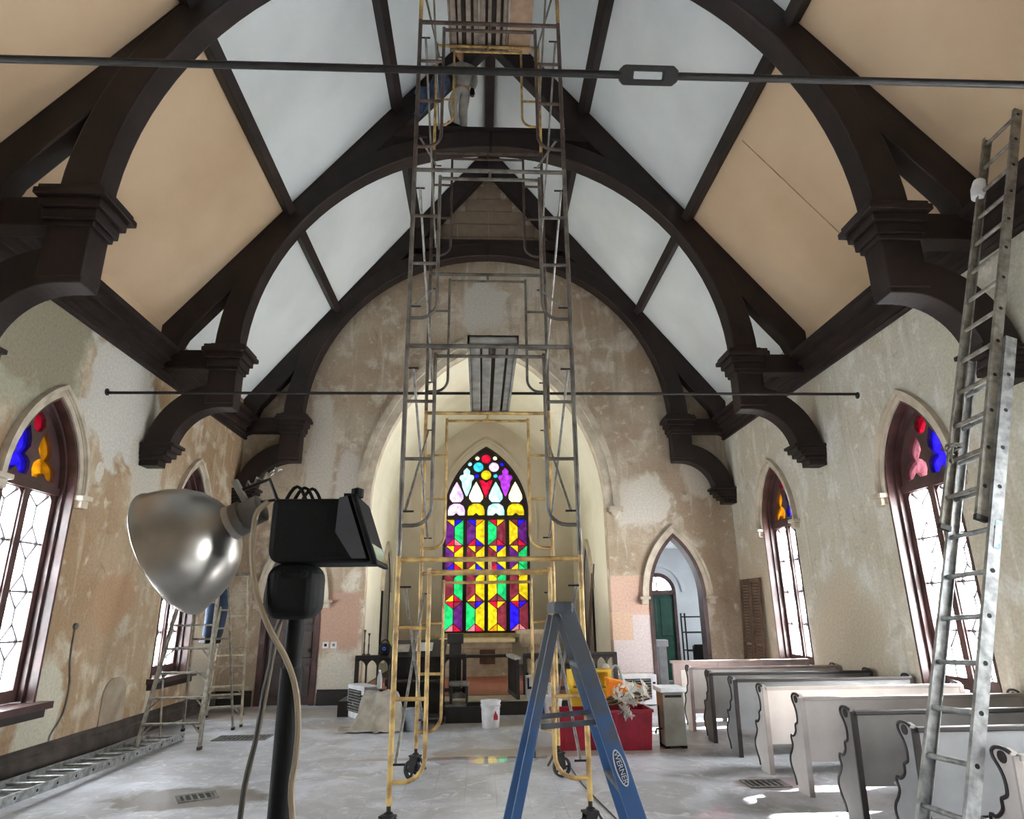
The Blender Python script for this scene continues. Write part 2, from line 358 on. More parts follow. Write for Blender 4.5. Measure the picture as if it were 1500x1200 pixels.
def hood(parent, c, a, zs, za, wall, s, plane):
    """label moulding above a pointed opening"""
    t = lambda d: wall - s*d
    mb = MB().prism([band(c, a, zs, zs, za, 0.0, 0.075, 12)], plane, t(0.035), t(-0.05)).prism([band(c, a, zs, zs, za, 0.085, 0.135, 12)], plane, t(0.08), t(-0.02)).prism([band(c, a, zs, zs, za, 0.07, 0.09, 12)], plane, t(0.05), t(-0.02))
    obj('hood_mould', mb, STONE, parent)
    for k in (-1, 1):
        x = c + k*(a+0.10); b = MB()
        if plane == 'XZ': b.bb((x-0.11, t(0.12), zs-0.06), (x+0.11, t(-0.02), zs)); b.bb((x-0.07, t(0.09), zs-0.16), (x+0.07, t(-0.02), zs-0.06))
        else: b.bb((t(0.12), x-0.11, zs-0.06), (t(-0.02), x+0.11, zs)); b.bb((t(0.09), x-0.07, zs-0.16), (t(-0.02), x+0.07, zs-0.06))
        obj('label_stop', b, STONE, parent, bevel=0.012)

# gable ashlar blocks above the truss collar
gb = 10.02; row = 0.36
ASH = mat('gable_ashlar', (150, 130, 112), 0.9, scale=5, col2=(138, 118, 100))
for r in range(6):
    z0, z1 = gb+r*row, gb+(r+1)*row-0.014
    wd = (12.2-z1)/1.3
    if wd < 0.12: wd = 0.12
    nb = max(1, int(round(wd*2/0.85))); edges = [-wd+2*wd*k/nb for k in range(nb+1)]
    if r % 2 and nb > 1: edges = [-wd] + [-wd+2*wd*(k+0.5)/nb for k in range(nb)] + [wd]
    for a, b in zip(edges, edges[1:]):
        obj('ashlar_block', MB().bb((a+0.006, YF-0.02, z0), (b-0.006, YF, z1)), ASH, wf)

# chancel -----------------------------------------------------------
ring_in = lancet(0, CH, -0.2, 3.8, 7.55, 16); ring_out = lancet(0, CH, -0.2, 3.8, 7.55, 16, 0.25)
wch = struct(obj('wall_chancel', MB().prism([ring_out + ring_in[::-1]], 'XZ', YF+0.3, YE+0.3), CREAM), 'cream vaulted chancel walls')
CWA, CW0, CWS, CWA2 = 1.30, 1.08, 4.40, 6.62
endo = lancet(0, CH, -0.2, 3.8, 7.55, 16, 0.1)
wend = struct(obj('wall_chancel_end', MB().prism([endo, lancet(0, CWA, CW0, CWS, CWA2, 14)], 'XZ', YE, YE+0.35), GREIGE), 'greige chancel end wall around the stained window')
obj('window_hood', MB().prism([band(0, CWA, 3.6, CWS, CWA2, 0.0, 0.16, 14)], 'XZ', YE-0.03, YE+0.02).prism([band(0, CWA, 3.6, CWS, CWA2, 0.16, 0.24, 14)], 'XZ', YE-0.07, YE+0.02), GREIGE, wend)
TILE = mat('chancel_tile', (150, 84, 62), 0.6, scale=6, col2=(120, 64, 48))
struct(obj('floor_chancel', MB().bb((-CH, 12.15, 0), (CH, YE+0.3, ZP-0.004)).bb((-2.3, 12.02, 0), (2.3, 12.2, ZP-0.03)), DARK), 'raised chancel floor with dark riser')
fl = bpy.data.objects['floor_chancel']
obj('nosing', MB().bb((-2.32, 11.98, ZP-0.03), (2.32, 12.6, ZP)), mat('nosing_cream', (186, 172, 148), 0.6, scale=5), fl)
tbase = None
for i in range(-6, 7):
    for j in range(9):
        if tbase is None:
            tbase = obj('floor_tile', MB().box((0, 0, 0), (0.385, 0.385, 0.012)), TILE, fl, world=False); t = tbase
        else: t = tbase.copy(); COL.objects.link(t)
        t.location = (i*0.39, 12.8+j*0.39, ZP+0.002)
# lancet recesses in the chancel side walls (blind, with grey boards)
GB = mat('grey_board', (150, 146, 142), 0.8, scale=5, col2=(136, 131, 127))
for s, yc, lab in ((-1, 17.15, 'tall grey blind lancet panel in the chancel wall behind the black speaker'), (1, 16.85, 'grey pointed vestry door panel in chancel wall with sticks leaning on it')):
    t = thing('lancet_panel', lab, 'panel', (s*CH, yc, 0.6))
    obj('panel_board', MB().prism([lancet(yc, 0.62, 0.62, 2.2, 3.3, 10)], 'YZ', s*(CH-0.03), s*CH), GB, t)
    obj('panel_moulding', MB().prism([band(yc, 0.62, 2.2, 2.2, 3.3, 0.0, 0.14, 10)], 'YZ', s*(CH-0.08), s*CH), STONE, t)
    obj('panel_edge', MB().prism([band(yc, 0.62, 0.62, 2.2, 3.3, -0.05, 0.0, 10)], 'YZ', s*(CH-0.05), s*CH), DARK, t)
    obj('panel_sill', MB().bb((s*(CH-0.16), yc-0.72, 0.55), (s*CH, yc+0.72, 0.62)), STONE, t)

# ceiling panels between purlins --------------------------------------
PX = (3.52, 1.78)
TR_Y = (1.73, 5.83, 9.78, 13.5)
cl = empty('ceiling'); struct(cl, 'pitched boarded ceiling between dark trusses')
bays = [(YB-0.3, 1.73), (1.73, 5.83), (5.83, 9.78), (9.78, YF+0.2)]
for bi, (y0, y1) in enumerate(bays):
    for s in (-1, 1):
        for k, (xa, xb) in enumerate(((5.75, 3.52), (3.52, 1.78), (1.78, 0.0))):
            m = CEILT if (k == 0 and bi < 3) else CEILW
            obj('ceiling_panel', MB().prism([(s*xa, roof(xa)), (s*xb, roof(xb)), (s*xb, roof(xb)+0.08), (s*xa, roof(xa)+0.08)], 'XZ', y0, y1), m, cl)
        if bi < 3: obj('knee_strip', MB().bb((s*(W-0.015), y0, 5.7), (s*W, y1, 6.15)), CEILT, cl)

SEAM = mat('seam_tan', (190, 164, 134), 0.9)  # tan line marking the drywall seam
for s, yy in ((1, 7.6),):
    obj('panel_seam', MB().bar((s*3.62, yy, roof(3.62)-0.004), (s*5.2, yy, roof(5.2)-0.004), 0.02, 0.008, (0, 1, 0)), SEAM, cl)
BASEM = mat('dusty_baseboard', (78, 69, 63), 0.7, scale=5, col2=(52, 45, 41), detail=7)
# cornices and baseboards ------------------------------------------------
cp = [(5.28, 5.28), (5.22, 5.28), (5.20, 5.31), (5.22, 5.34), (5.18, 5.38), (5.12, 5.39), (5.12, 5.42), (5.15, 5.44), (5.10, 5.49), (5.04, 5.51), (5.04, 5.55), (5.07, 5.57), (5.01, 5.62), (4.93, 5.64), (4.93, 5.72), (4.97, 5.75), (5.28, 5.80)]
for i, s in enumerate((-1, 1)):
    struct(obj('trim_%d' % (i+1), MB().prism([[(s*x, z) for x, z in cp]], 'XZ', YB, YF), WOOD), 'dark moulded wooden cornice at the wall top')
    b = MB().prism([[(s*W, 0), (s*(W-0.06), 0), (s*(W-0.06), 0.17), (s*(W-0.035), 0.19), (s*(W-0.035), 0.25), (s*(W-0.01), 0.28), (s*W, 0.28)]], 'XZ', YB, YF)
    struct(obj('baseboard_left' if s < 0 else 'baseboard_right', b, BASEM), 'dark moulded baseboard')
for i, (xa, xb) in enumerate(((-W, -4.56), (-3.32, -2.62), (2.62, 3.27), (4.55, W))):
    struct(obj('baseboard_far' if i == 0 else 'baseboard_far.%03d' % i, MB().bb((xa, YF-0.06, 0), (xb, YF, 0.22)).bb((xa, YF-0.03, 0.22), (xb, YF, 0.28)), DARK))

# ================================================================== WINDOWS
def gl(name, r, g, b): return glass('glass_'+name, (r, g, b))
K = 0.024   # overall density of the coloured glass
GL = {'red': gl('red', 0.85*K, 0.012*K, 0.05*K), 'blue': gl('blue', 0.03*K, 0.015*K, 0.95*K), 'orange': gl('orange', 1.0*K, 0.36*K, 0.01*K),
      'yellow': gl('yellow', 0.95*K, 0.66*K, 0.015*K), 'green': gl('green', 0.02*K, 0.62*K, 0.16*K), 'purple': gl('purple', 0.12*K, 0.02*K, 0.17*K),
      'violet': gl('violet', 0.55*K, 0.06*K, 0.8*K), 'maroon': gl('maroon', 0.22*K, 0.03*K, 0.045*K), 'pink': gl('pink', 0.75*K, 0.22*K, 0.25*K),
      'rose': gl('rose', 0.62*K, 0.20*K, 0.26*K), 'lilac': gl('lilac', 1.1*K, 0.72*K, 1.2*K), 'cyan': gl('cyan', 0.06*K, 0.75*K, 0.95*K), 'aqua': gl('aqua', 0.7*K, 1.5*K, 1.5*K),
      'straw': gl('straw', 2.2*K, 2.0*K, 0.9*K), 'clear': glass('glass_clear', (0.72, 0.75, 0.76), 0.7)}
foil = [(-.17, .02), (-.06, .02), (0, .09), (.06, .02), (.17, .02), (.185, .10), (.165, .18), (.10, .235), (.055, .25), (.075, .29), (.105, .35), (.085, .44), (0, .60), (-.085, .44), (-.105, .35), (-.075, .29), (-.055, .25), (-.10, .235), (-.165, .18), (-.185, .10)]
foil = [(x*1.18, z) for x, z in foil]
def place(poly, dx, dz, sk=0.0): return [(x+dx+sk*z, z+dz) for x, z in poly]
def side_window(idx, s, yc, cols, seen):
    """pointed two-light window in a side wall; s: side"""
    root = empty('window_%d' % idx, (s*W, yc, WZ0)); struct(root, 'pointed two-light leaded window with coloured tracery')
    XO = s*(W+0.22)
    hood(root, yc, WA, WZS, WZA, s*W, -s*-1, 'YZ')
    # brown jamb lining and stepped frame
    obj('jamb_lining', MB().prism([band(yc, WA, WZ0, WZS, WZA, -0.035, 0.0, 12)], 'YZ', s*(W-0.01), s*(W+0.43)).prism([band(yc, WA, WZ0, WZS, WZA, -0.075, -0.03, 12)], 'YZ', s*(W+0.10), s*(W+0.34)), BROWN, root)
    a2 = WA-0.075; h2 = WZA-0.14
    # tracery plate with three holes
    f1 = place(foil, yc-0.255, WZS+0.10, 0.18); f2 = place(foil, yc+0.255, WZS+0.10, -0.18)
    f1 = [(y, z) for y, z in f1]; hexa = [(yc, WZS+0.90), (yc-0.09, WZS+0.83), (yc-0.112, WZS+0.74), (yc-0.06, WZS+0.665), (yc, WZS+0.645), (yc+0.06, WZS+0.665), (yc+0.112, WZS+0.74), (yc+0.09, WZS+0.83)]
    lo = lancet(yc, a2+0.02, WZ0+0.02, WZS, h2+0.03, 12)
    l1 = [(yc-0.485, 0.90), (yc-0.065, 0.90), (yc-0.065, WZS-0.10), (yc-0.12, WZS-0.04), (yc-0.43, WZS-0.04), (yc-0.485, WZS-0.10)]
    l2 = [(2*yc-y, z) for y, z in l1[::-1]]
    obj('tracery_frame', MB().prism([lo, f1, f2, hexa, l1, l2], 'YZ', XO-0.05, XO+0.05), BROWN, root)
    obj('transom', MB().bb((XO-0.08, yc-a2, WZS-0.03), (XO+0.08, yc+a2, WZS+0.06)), BROWN, root)
    obj('mullion', MB().bb((XO-0.075, yc-0.05, WZ0), (XO+0.075, yc+0.05, WZS)), BROWN, root)
    # sill
    obj('sill', MB().bb((s*(W-0.16), yc-WA-0.1, WZ0-0.07), (s*(W+0.42), yc+WA+0.1, WZ0+0.005)), BROWN, root)
    obj('sill_apron', MB().bb((s*(W-0.10), yc-WA-0.06, WZ0-0.16), (s*W, yc+WA+0.06, WZ0-0.07)), DARK, root)
    grow = lambda p, c, k: [(c[0]+(y-c[0])*k, c[1]+(z-c[1])*k) for y, z in p]
    for p, col in ((f1, cols[0]), (f2, cols[1]), (hexa, cols[2])):
        c = (sum(q[0] for q in p)/len(p), sum(q[1] for q in p)/len(p))
        obj('pane', MB().prism([grow(p, c, 1.06)], 'YZ', XO-0.004, XO+0.004), GL[col], root)
    for k in (-1, 1):
        yl = yc + k*0.275; lv = [0.88, 1.42, 1.97, 2.52, WZS-0.03]
        for z0, z1 in zip(lv, lv[1:]):
            obj('pane', MB().bb((XO-0.004, yl-0.215, z0+0.004), (XO+0.004, yl+0.215, z1-0.004)), GL['clear'], root)
        cm = MB(); x = XO - s*0.012
        for zc in lv[1:-1]:
            cm.bar((x, yl-0.212, zc), (x, yl+0.212, zc), 0.036, 0.02)
            for q in (-1, 1):
                cm.bar((x, yl+q*0.15, zc), (x, yl, zc+0.19), 0.034, 0.02); cm.bar((x, yl+q*0.15, zc), (x, yl, zc-0.19), 0.034, 0.02)
        ends = [lv[0]] + lv[1:-1] + [lv[-1]-0.14]
        for i2 in range(len(lv)-1):
            a = lv[i2] + (0.19 if i2 else 0); b = (lv[i2+1]-0.19) if i2 < len(lv)-2 else lv[-1]-0.16
            cm.bar((x, yl, a), (x, yl, b), 0.034, 0.02)
        for q in (-1, 1): cm.bar((x, yl+q*0.2, lv[-1]-0.01), (x, yl, lv[-1]-0.17), 0.034, 0.02)
        obj('lead_came', cm, mat('came_grey', (92, 84, 88), 0.6), root)
    portal((s*(W+0.36), yc, (WZ0+WZA)/2), (-s, 0, 0), 1.1, 3.3)
cols = {(-1, 11.62): ('maroon', 'maroon', 'purple'), (1, 11.62): ('blue', 'orange', 'red'), (-1, 7.66): ('blue', 'orange', 'red'), (1, 7.66): ('blue', 'rose', 'red')}
n = 1
for yc in WIN_Y:
    for s in (-1, 1):
        side_window(n, s, yc, cols.get((s, yc), ('blue', 'orange', 'red')), True); n += 1

# stained chancel window
cw = empty('window_%d' % n, (0, YE, CW0)); struct(cw, 'tall stained glass chancel window in many colours'); n += 1
LEAD = mat('window_lead', (40, 26, 26), 0.6)
YG = YE+0.12
def zoomz(y): return CW0+0.04 + (1140-y)/(1140-478)*(4.36-1.12)       # rows measured on the photograph
def wx(x): return (x/4+630-712)/127*2.6
def tz(y): # tracery rows: 470 -> 4.42, 45 -> 6.62
    return 4.42 + (470-y)/(470-45)*(CWA2-4.42)
pieces = []   # tracery pieces: (polygon, colour)
def circ(x, y, r, m=14): return [(wx(x)+r*math.cos(2*PI*k/m), tz(y)+r*math.sin(2*PI*k/m)) for k in range(m)]
def P(pts): return [(wx(x), tz(y)) for x, y in pts]
for x, c1, c2 in ((150, 'lilac', 'lilac'), (267, 'straw', 'yellow'), (385, 'aqua', 'aqua'), (503, 'straw', 'yellow')):
    pieces.append((P([(x, 255), (x+20, 290), (x+41, 338), (x+41, 360), (x+24, 380), (x-24, 380), (x-41, 360), (x-41, 338), (x-20, 290)]), c1))
    pieces.append((P([(x-18, 387), (x+18, 387), (x+42, 402), (x+51, 430), (x+50, 458), (x+18, 458), (x, 444), (x-18, 458), (x-50, 458), (x-51, 430), (x-42, 402)]), c2))
for x, c in ((210, 'aqua'), (443, 'violet')):
    pieces.append((P([(x, 170), (x+20, 190), (x+18, 212), (x+40, 218), (x+44, 238), (x+30, 256), (x+26, 290), (x+4, 345), (x-4, 345), (x-26, 290), (x-30, 256), (x-44, 238), (x-40, 218), (x-18, 212), (x-20, 190)]), c))
pieces.append((P([(327, 262), (345, 246), (368, 244), (352, 290), (328, 352), (322, 352), (300, 290), (284, 244), (308, 246)]), 'red'))
for x, y, r, c in ((327, 118, 0.15, 'red'), (280, 168, 0.158, 'cyan'), (374, 168, 0.158, 'lilac'), (327, 216, 0.158, 'yellow')):
    pieces.append((circ(x, y, r), c))
for x, y, c in ((273, 114, 'straw'), (381, 114, 'straw'), (228, 150, 'aqua'), (424, 150, 'blue'), (270, 222, 'blue'), (384, 222, 'cyan')):
    pieces.append((circ(x, y, 0.07, 8), c))
LW = 0.265
lights = [(-0.96), (-0.32), (0.32), (0.96)]
rects = [[(x-LW, 1.14), (x+LW, 1.14), (x+LW, 4.36), (x-LW, 4.36)] for x in lights]
lo = lancet(0, CWA+0.01, CW0-0.01, CWS, CWA2+0.01, 14)
obj('tracery_frame', MB().prism([lo]+[p for p, c in pieces]+rects, 'XZ', YG-0.05, YG+0.05), LEAD, cw)
obj('frame_lining', MB().prism([band(0, CWA, CW0, CWS, CWA2, -0.06, 0.0, 14)], 'XZ', YE-0.01, YE+0.3), LEAD, cw)
for x in (-0.64, 0, 0.64): obj('mullion', MB().bb((x-0.035, YG-0.06, CW0), (x+0.035, YG+0.06, 4.42)), LEAD, cw)
obj('transom', MB().bb((-1.28, YG-0.08, 4.36), (1.28, YG+0.08, 4.45)), LEAD, cw)
obj('sill', MB().bb((-1.45, YE-0.16, 0.98), (1.45, YE+0.3, 1.09)), mat('sill_cream', (222, 204, 160), 0.6), cw)
for p, c in pieces:
    cx = sum(q[0] for q in p)/len(p); cz = sum(q[1] for q in p)/len(p)
    obj('pane', MB().prism([[(cx+(x-cx)*1.03, cz+(z-cz)*1.03) for x, z in p]], 'XZ', YG-0.004, YG+0.004), GL[c], cw)
cc = dict(p='purple', g='green', y='yellow', b='blue', r='red', k='pink', m='maroon', o='orange')
panels = [(4.36, 3.58, ('pgybrk', 'pyborb', 'gmrymr', 'ypmbmr')), (3.58, 2.86, ('pyyrbr', 'myymyb', 'myybrb', 'pgymyg')),
          (2.86, 1.97, ('mgrmyr', 'mymbym', 'ygymmm', 'mymyym')), (1.97, 1.14, ('gprmkr', 'gymbkr', 'ymryoy', 'bmrbkk'))]
G = 0.011
for x, ci in zip(lights, range(4)):
    came = MB()
    for zt, zb, colsx in panels:
        q = 0.22; A, B, C = x-LW, x, x+LW
        shapes = [[(A, zt), (B, zt-q), (B, zb+q), (A, zb)], [(C, zt), (C, zb), (B, zb+q), (B, zt-q)], [(A, zt), (B, zt), (B, zt-q)], [(B, zt), (C, zt), (B, zt-q)], [(A, zb), (B, zb+q), (B, zb)], [(B, zb), (B, zb+q), (C, zb)]]
        for sh, c in zip(shapes, colsx[ci]):
            obj('pane', MB().prism([sh], 'XZ', YG-0.004, YG+0.004), GL[cc[c]], cw)
        for a, b in (((A, zt), (B, zt-q)), ((C, zt), (B, zt-q)), ((A, zb), (B, zb+q)), ((C, zb), (B, zb+q)), ((B, zt), (B, zb)), ((A, zb), (C, zb))):
            came.bar((a[0], YG-0.008, a[1]), (b[0], YG-0.008, b[1]), 0.022, 0.018)
    obj('lead_came', came, LEAD, cw)
portal((0, YE+0.2, 3.8), (0, -1, 0), 2.4, 5.4)

# ================================================================== DOORS AND VESTIBULE
VW = mat('vestibule_white', (196, 200, 204), 0.9, scale=1.5, col2=(184, 188, 192))
V0, V1 = YF+0.3, 16.9
struct(obj('wall_vestibule_left', MB().bb((2.86, V0, 0), (3.02, V1, 3.4)), VW))
vb = struct(obj('wall_vestibule_back', MB().prism([[(2.86, 0), (6.7, 0), (6.7, 3.4), (2.86, 3.4)], [(4.35+0.46, 0.02), (4.35+0.46, 2.12)] + arc(4.35, 2.12, 0.46, 0, PI, 12)[1:] + [(4.35-0.46, 0.02)]], 'XZ', V1, V1+0.2), VW))
struct(obj('wall_vestibule_right', MB().prism([[(V0, 0), (V1, 0), (V1, 3.4), (V0, 3.4)], [(15.0, 1.3), (15.5, 1.3), (15.5, 2.0), (15.0, 2.0)]], 'YZ', 6.5, 6.7), VW))
portal((6.66, 15.25, 1.65), (-1, 0, 0), 0.5, 0.7)
struct(obj('ceiling_vestibule', MB().bb((2.86, V0, 3.2), (6.7, V1+0.2, 3.4)), VW))
struct(obj('floor_vestibule', MB().bb((2.86, V0, -0.2), (6.7, V1+0.2, 0)), DUST_LIT))
struct(obj('wall_vestibule_front', MB().prism([[(2.86, 0), (6.7, 0), (6.7, 3.4), (2.86, 3.4)], lancet(3.91, 0.62, 0.01, 1.95, 3.26, 10)], 'XZ', V0, V0+0.05), VW))
GREEN = mat('green_door', (10, 74, 58), 0.45, scale=4, col2=(6, 52, 40))
d = empty('door_1', (4.35, V1, 0)); struct(d, 'dark green door with fanlight in the vestibule')
obj('leaf', MB().bb((3.92, V1+0.05, 0.02), (4.78, V1+0.10, 2.08)), GREEN, d)
for x0 in (4.0, 4.4):
    for z0, z1 in ((0.2, 0.9), (1.05, 1.95)): obj('door_panel', MB().bb((x0, V1+0.035, z0), (x0+0.30, V1+0.055, z1)), GREEN, d, bevel=0.01)
obj('door_frame', MB().prism([arc(4.35, 2.12, 0.47, 0, PI, 14) + arc(4.35, 2.12, 0.37, PI, 0, 14)], 'XZ', V1-0.02, V1+0.12).bb((3.88, V1-0.02, 0), (3.95, V1+0.12, 2.12)).bb((4.75, V1-0.02, 0), (4.82, V1+0.12, 2.12)).bb((3.9, V1-0.02, 2.05), (4.8, V1+0.12, 2.16)), BROWN, d)
obj('fanlight_pane', MB().prism([arc(4.35, 2.12, 0.38, 0, PI, 14)], 'XZ', V1+0.05, V1+0.06), GL['clear'], d)
obj('glazing_bar', MB().bb((4.335, V1+0.03, 2.14), (4.365, V1+0.08, 2.5)), BROWN, d)
obj('round_moulding', MB().prism([arc(4.35, 2.12, 0.72, 0, PI, 16) + arc(4.35, 2.12, 0.62, PI, 0, 16)], 'XZ', V1-0.05, V1), VW, d)
portal((4.35, V1+0.16, 2.3), (0, -1, 0), 0.8, 0.4)
# doorway lining and hood, right
d = empty('door_2', (3.91, YF, 0)); struct(d, 'open pointed doorway with brown lining')
hood(d, 3.91, 0.6, 1.95, 3.24, YF, 1, 'XZ')
obj('door_lining', MB().prism([band(3.91, 0.6, 0.0, 1.95, 3.24, -0.075, 0.0, 12)], 'XZ', YF-0.02, YF+0.3), BROWN, d)
# left door, closed
d = empty('door_3', (-3.94, YF, 0)); struct(d, 'closed dark panelled pointed double door')
hood(d, -3.94, 0.58, 1.95, 3.24, YF, 1, 'XZ')
obj('door_lining', MB().prism([band(-3.94, 0.58, 0.0, 1.95, 3.24, -0.11, 0.0, 12)], 'XZ', YF-0.02, YF+0.3), BROWN, d)
DGREY = mat('door_dark_brown', (78, 66, 62), 0.55, scale=4, col2=(62, 52, 49))
obj('leaf', MB().prism([lancet(-3.94, 0.54, -0.1, 1.95, 3.16, 10)], 'XZ', YF+0.10, YF+0.16), DGREY, d)
for x0 in (-4.37, -3.88):
    for z0, z1 in ((0.15, 0.72), (0.85, 1.35), (1.48, 2.05)):
        obj('door_panel', MB().bb((x0, YF+0.075, z0), (x0+0.37, YF+0.105, z1)), DGREY, d, bevel=0.012)
obj('door_knob', MB().lathe([(0.0, 0), (0.03, 0.01), (0.035, 0.03), (0.0, 0.05)], (-3.55, YF+0.09, 1.0), 12, (0, -1, 0)), IRON, d, smooth=True)

# ================================================================== ROOF TRUSSES
def truss(y0, y1, label):
    root = thing('roof_truss', label, 'truss', (0, (y0+y1)/2, 3.8))
    ym = (y0+y1)/2
    for s in (-1, 1):
        X = lambda pts: [[(s*x, z) for x, z in pts]]
        obj('rafter', MB().prism(X([(0, 12.07), (0, 12.80), (W, roof(W)), (W, 5.66), (5.02, 5.66), (4.9, 12.07-1.25*4.9)]), 'XZ', y0+0.02, y1-0.02), WOOD, root, bevel=0.02)
        rib = [(4.0*math.cos(t), 5.68+4.0*math.sin(t)) for t in [k*PI/2/24 for k in range(25)]]
        rib += [((4.40-0.06*math.sin(t))*math.cos(t), 5.68+(4.40-0.06*math.sin(t))*math.sin(t)) for t in [PI/2-k*PI/2/24 for k in range(25)]]
        obj('arch_rib', MB().prism(X(rib), 'XZ', y0, y1), WOOD, root, bevel=0.025)
        obj('rib_foot', MB().bb((s*3.96, y0-0.02, 5.74), (s*4.44, y1+0.02, 5.80)), WOOD, root, bevel=0.01)
        obj('hammer_beam', MB().bb((s*4.3, y0+0.03, 5.38), (s*W, y1-0.03, 5.70)), WOOD, root, bevel=0.015)
        hp = obj('hammer_post', MB().bb((s*3.99, y0-0.004, 4.80), (s*4.42, y1+0.004, 5.5)), WOOD, root, bevel=0.015)
        cap = MB()
        for e, z0, z1 in ((0.03, 5.34, 5.40), (0.06, 5.40, 5.45), (0.06, 5.45, 5.52), (0.10, 5.52, 5.58), (0.10, 5.58, 5.62), (0.16, 5.62, 5.69), (0.13, 5.69, 5.745)):
            cap.bb((s*(3.99-e), y0-e, z0), (s*(4.42+e*0.6), y1+e, z1))
        obj('capital', cap, WOOD, root, bevel=0.012)
        br = arc(4.17, 4.06, 1.08, PI/2, 0, 14) + arc(4.17, 4.06, 0.68, 0, PI/2, 14)
        br = [(3.992, 5.12), (4.17, 5.14)] + br[1:-1] + [(4.17, 4.74), (3.992, 4.74)]
        br = [(x, z+0.0) for x, z in br]
        obj('curved_bracket', MB().prism(X(br), 'XZ', y0+0.01, y1-0.01), WOOD, root, bevel=0.02)
        pend = MB()
        for xi, e, z0, z1 in ((4.80, 0.03, 4.05, 4.12), (4.76, 0.05, 4.12, 4.17), (4.86, 0.02, 3.98, 4.05), (4.92, 0.0, 3.92, 3.98), (4.99, -0.02, 3.83, 3.92)):
            pend.bb((s*xi, y0-e, z0), (s*W, y1+e, z1))
        obj('corbel', pend, WOOD, root, bevel=0.01)
    obj('collar', MB().bb((-1.75, y0+0.03, 9.86), (1.75, y1-0.03, 10.13)), WOOD, root, bevel=0.015)
    return root
truss(5.68, 5.98, 'dark oak arched roof truss nearest the iron turnbuckle rod')
truss(9.63, 9.93, 'dark oak arched roof truss in the middle of the nave')
truss(13.36, 13.66, 'dark oak arched roof truss set against the chancel wall')
names = {(-1, 0): 'low left', (1, 0): 'low right'}
spans = [(1.73, 5.70, 'in the bay before the first truss'), (5.96, 9.65, 'between the first and the middle truss'), (9.91, 13.38, 'between the middle truss and the chancel truss')]
for y0, y1, wh in spans:
    for s, sd in ((-1, 'dropped ladder side'), (1, 'pew side')):
        for k, (px, lv) in enumerate(zip(PX, ('lower', 'upper'))):
            zc = roof(px); nrm = Vector((-s*1.27, 0, -1)).normalized()
            c = Vector((s*px, 0, zc)) + nrm*0.09
            o = MB().bar((c.x, y0, c.z), (c.x, y1, c.z), 0.15, 0.20, nrm)
            tag(obj('purlin', o, WOOD, bevel=0.012, loc=(c.x, y0, c.z)), '%s purlin on the %s %s' % (lv, sd, wh), 'beam', 'ceiling purlins')
    tag(obj('ridge_beam', MB().bb((-0.1, y0, 12.45), (0.1, y1, 12.78)), WOOD, bevel=0.012, loc=(0, y0, 12.45)), 'dark ridge beam ' + wh, 'beam', 'ridge beams')

# tie rods
t = thing('tie_rod', 'black iron tie rod with an open turnbuckle spanning the nave', 'rod', (0, 2.9, 4.6))
obj('rod', MB().tube([(-W, 2.91, 4.60), (0.66, 2.89, 4.60)], 0.021, 10).tube([(0.92, 2.89, 4.60), (W, 2.87, 4.60)], 0.021, 10), IRON, t, smooth=True)
tb = [(0.62, -0.028), (0.645, -0.052), (0.925, -0.052), (0.955, -0.028), (0.955, 0.028), (0.925, 0.052), (0.645, 0.052), (0.62, 0.028)]
tbm = MB().prism([tb, [(0.70, -0.02), (0.87, -0.02), (0.87, 0.02), (0.70, 0.02)]], 'XZ', -0.02, 0.02)
RT = Matrix.Rotation(0.75, 3, 'X'); tbm.v = [Vector((0, 2.89, 4.6)) + RT @ v for v in tbm.v]
obj('turnbuckle', tbm, IRON, t, bevel=0.006)
t = thing('tie_rod', 'thin plain iron tie rod strung before the middle truss', 'rod', (0, 8.56, 4.6))
obj('rod', MB().tube([(-W, 8.56, 4.60), (W, 8.56, 4.63)], 0.021, 8), IRON, t, smooth=True)
for s in (-1, 1): obj('wall_plate', MB().lathe([(0.05, 0), (0.05, 0.012), (0.03, 0.02)], (s*W, 8.56, 4.61), 12, (-s, 0, 0)), IRON, t)

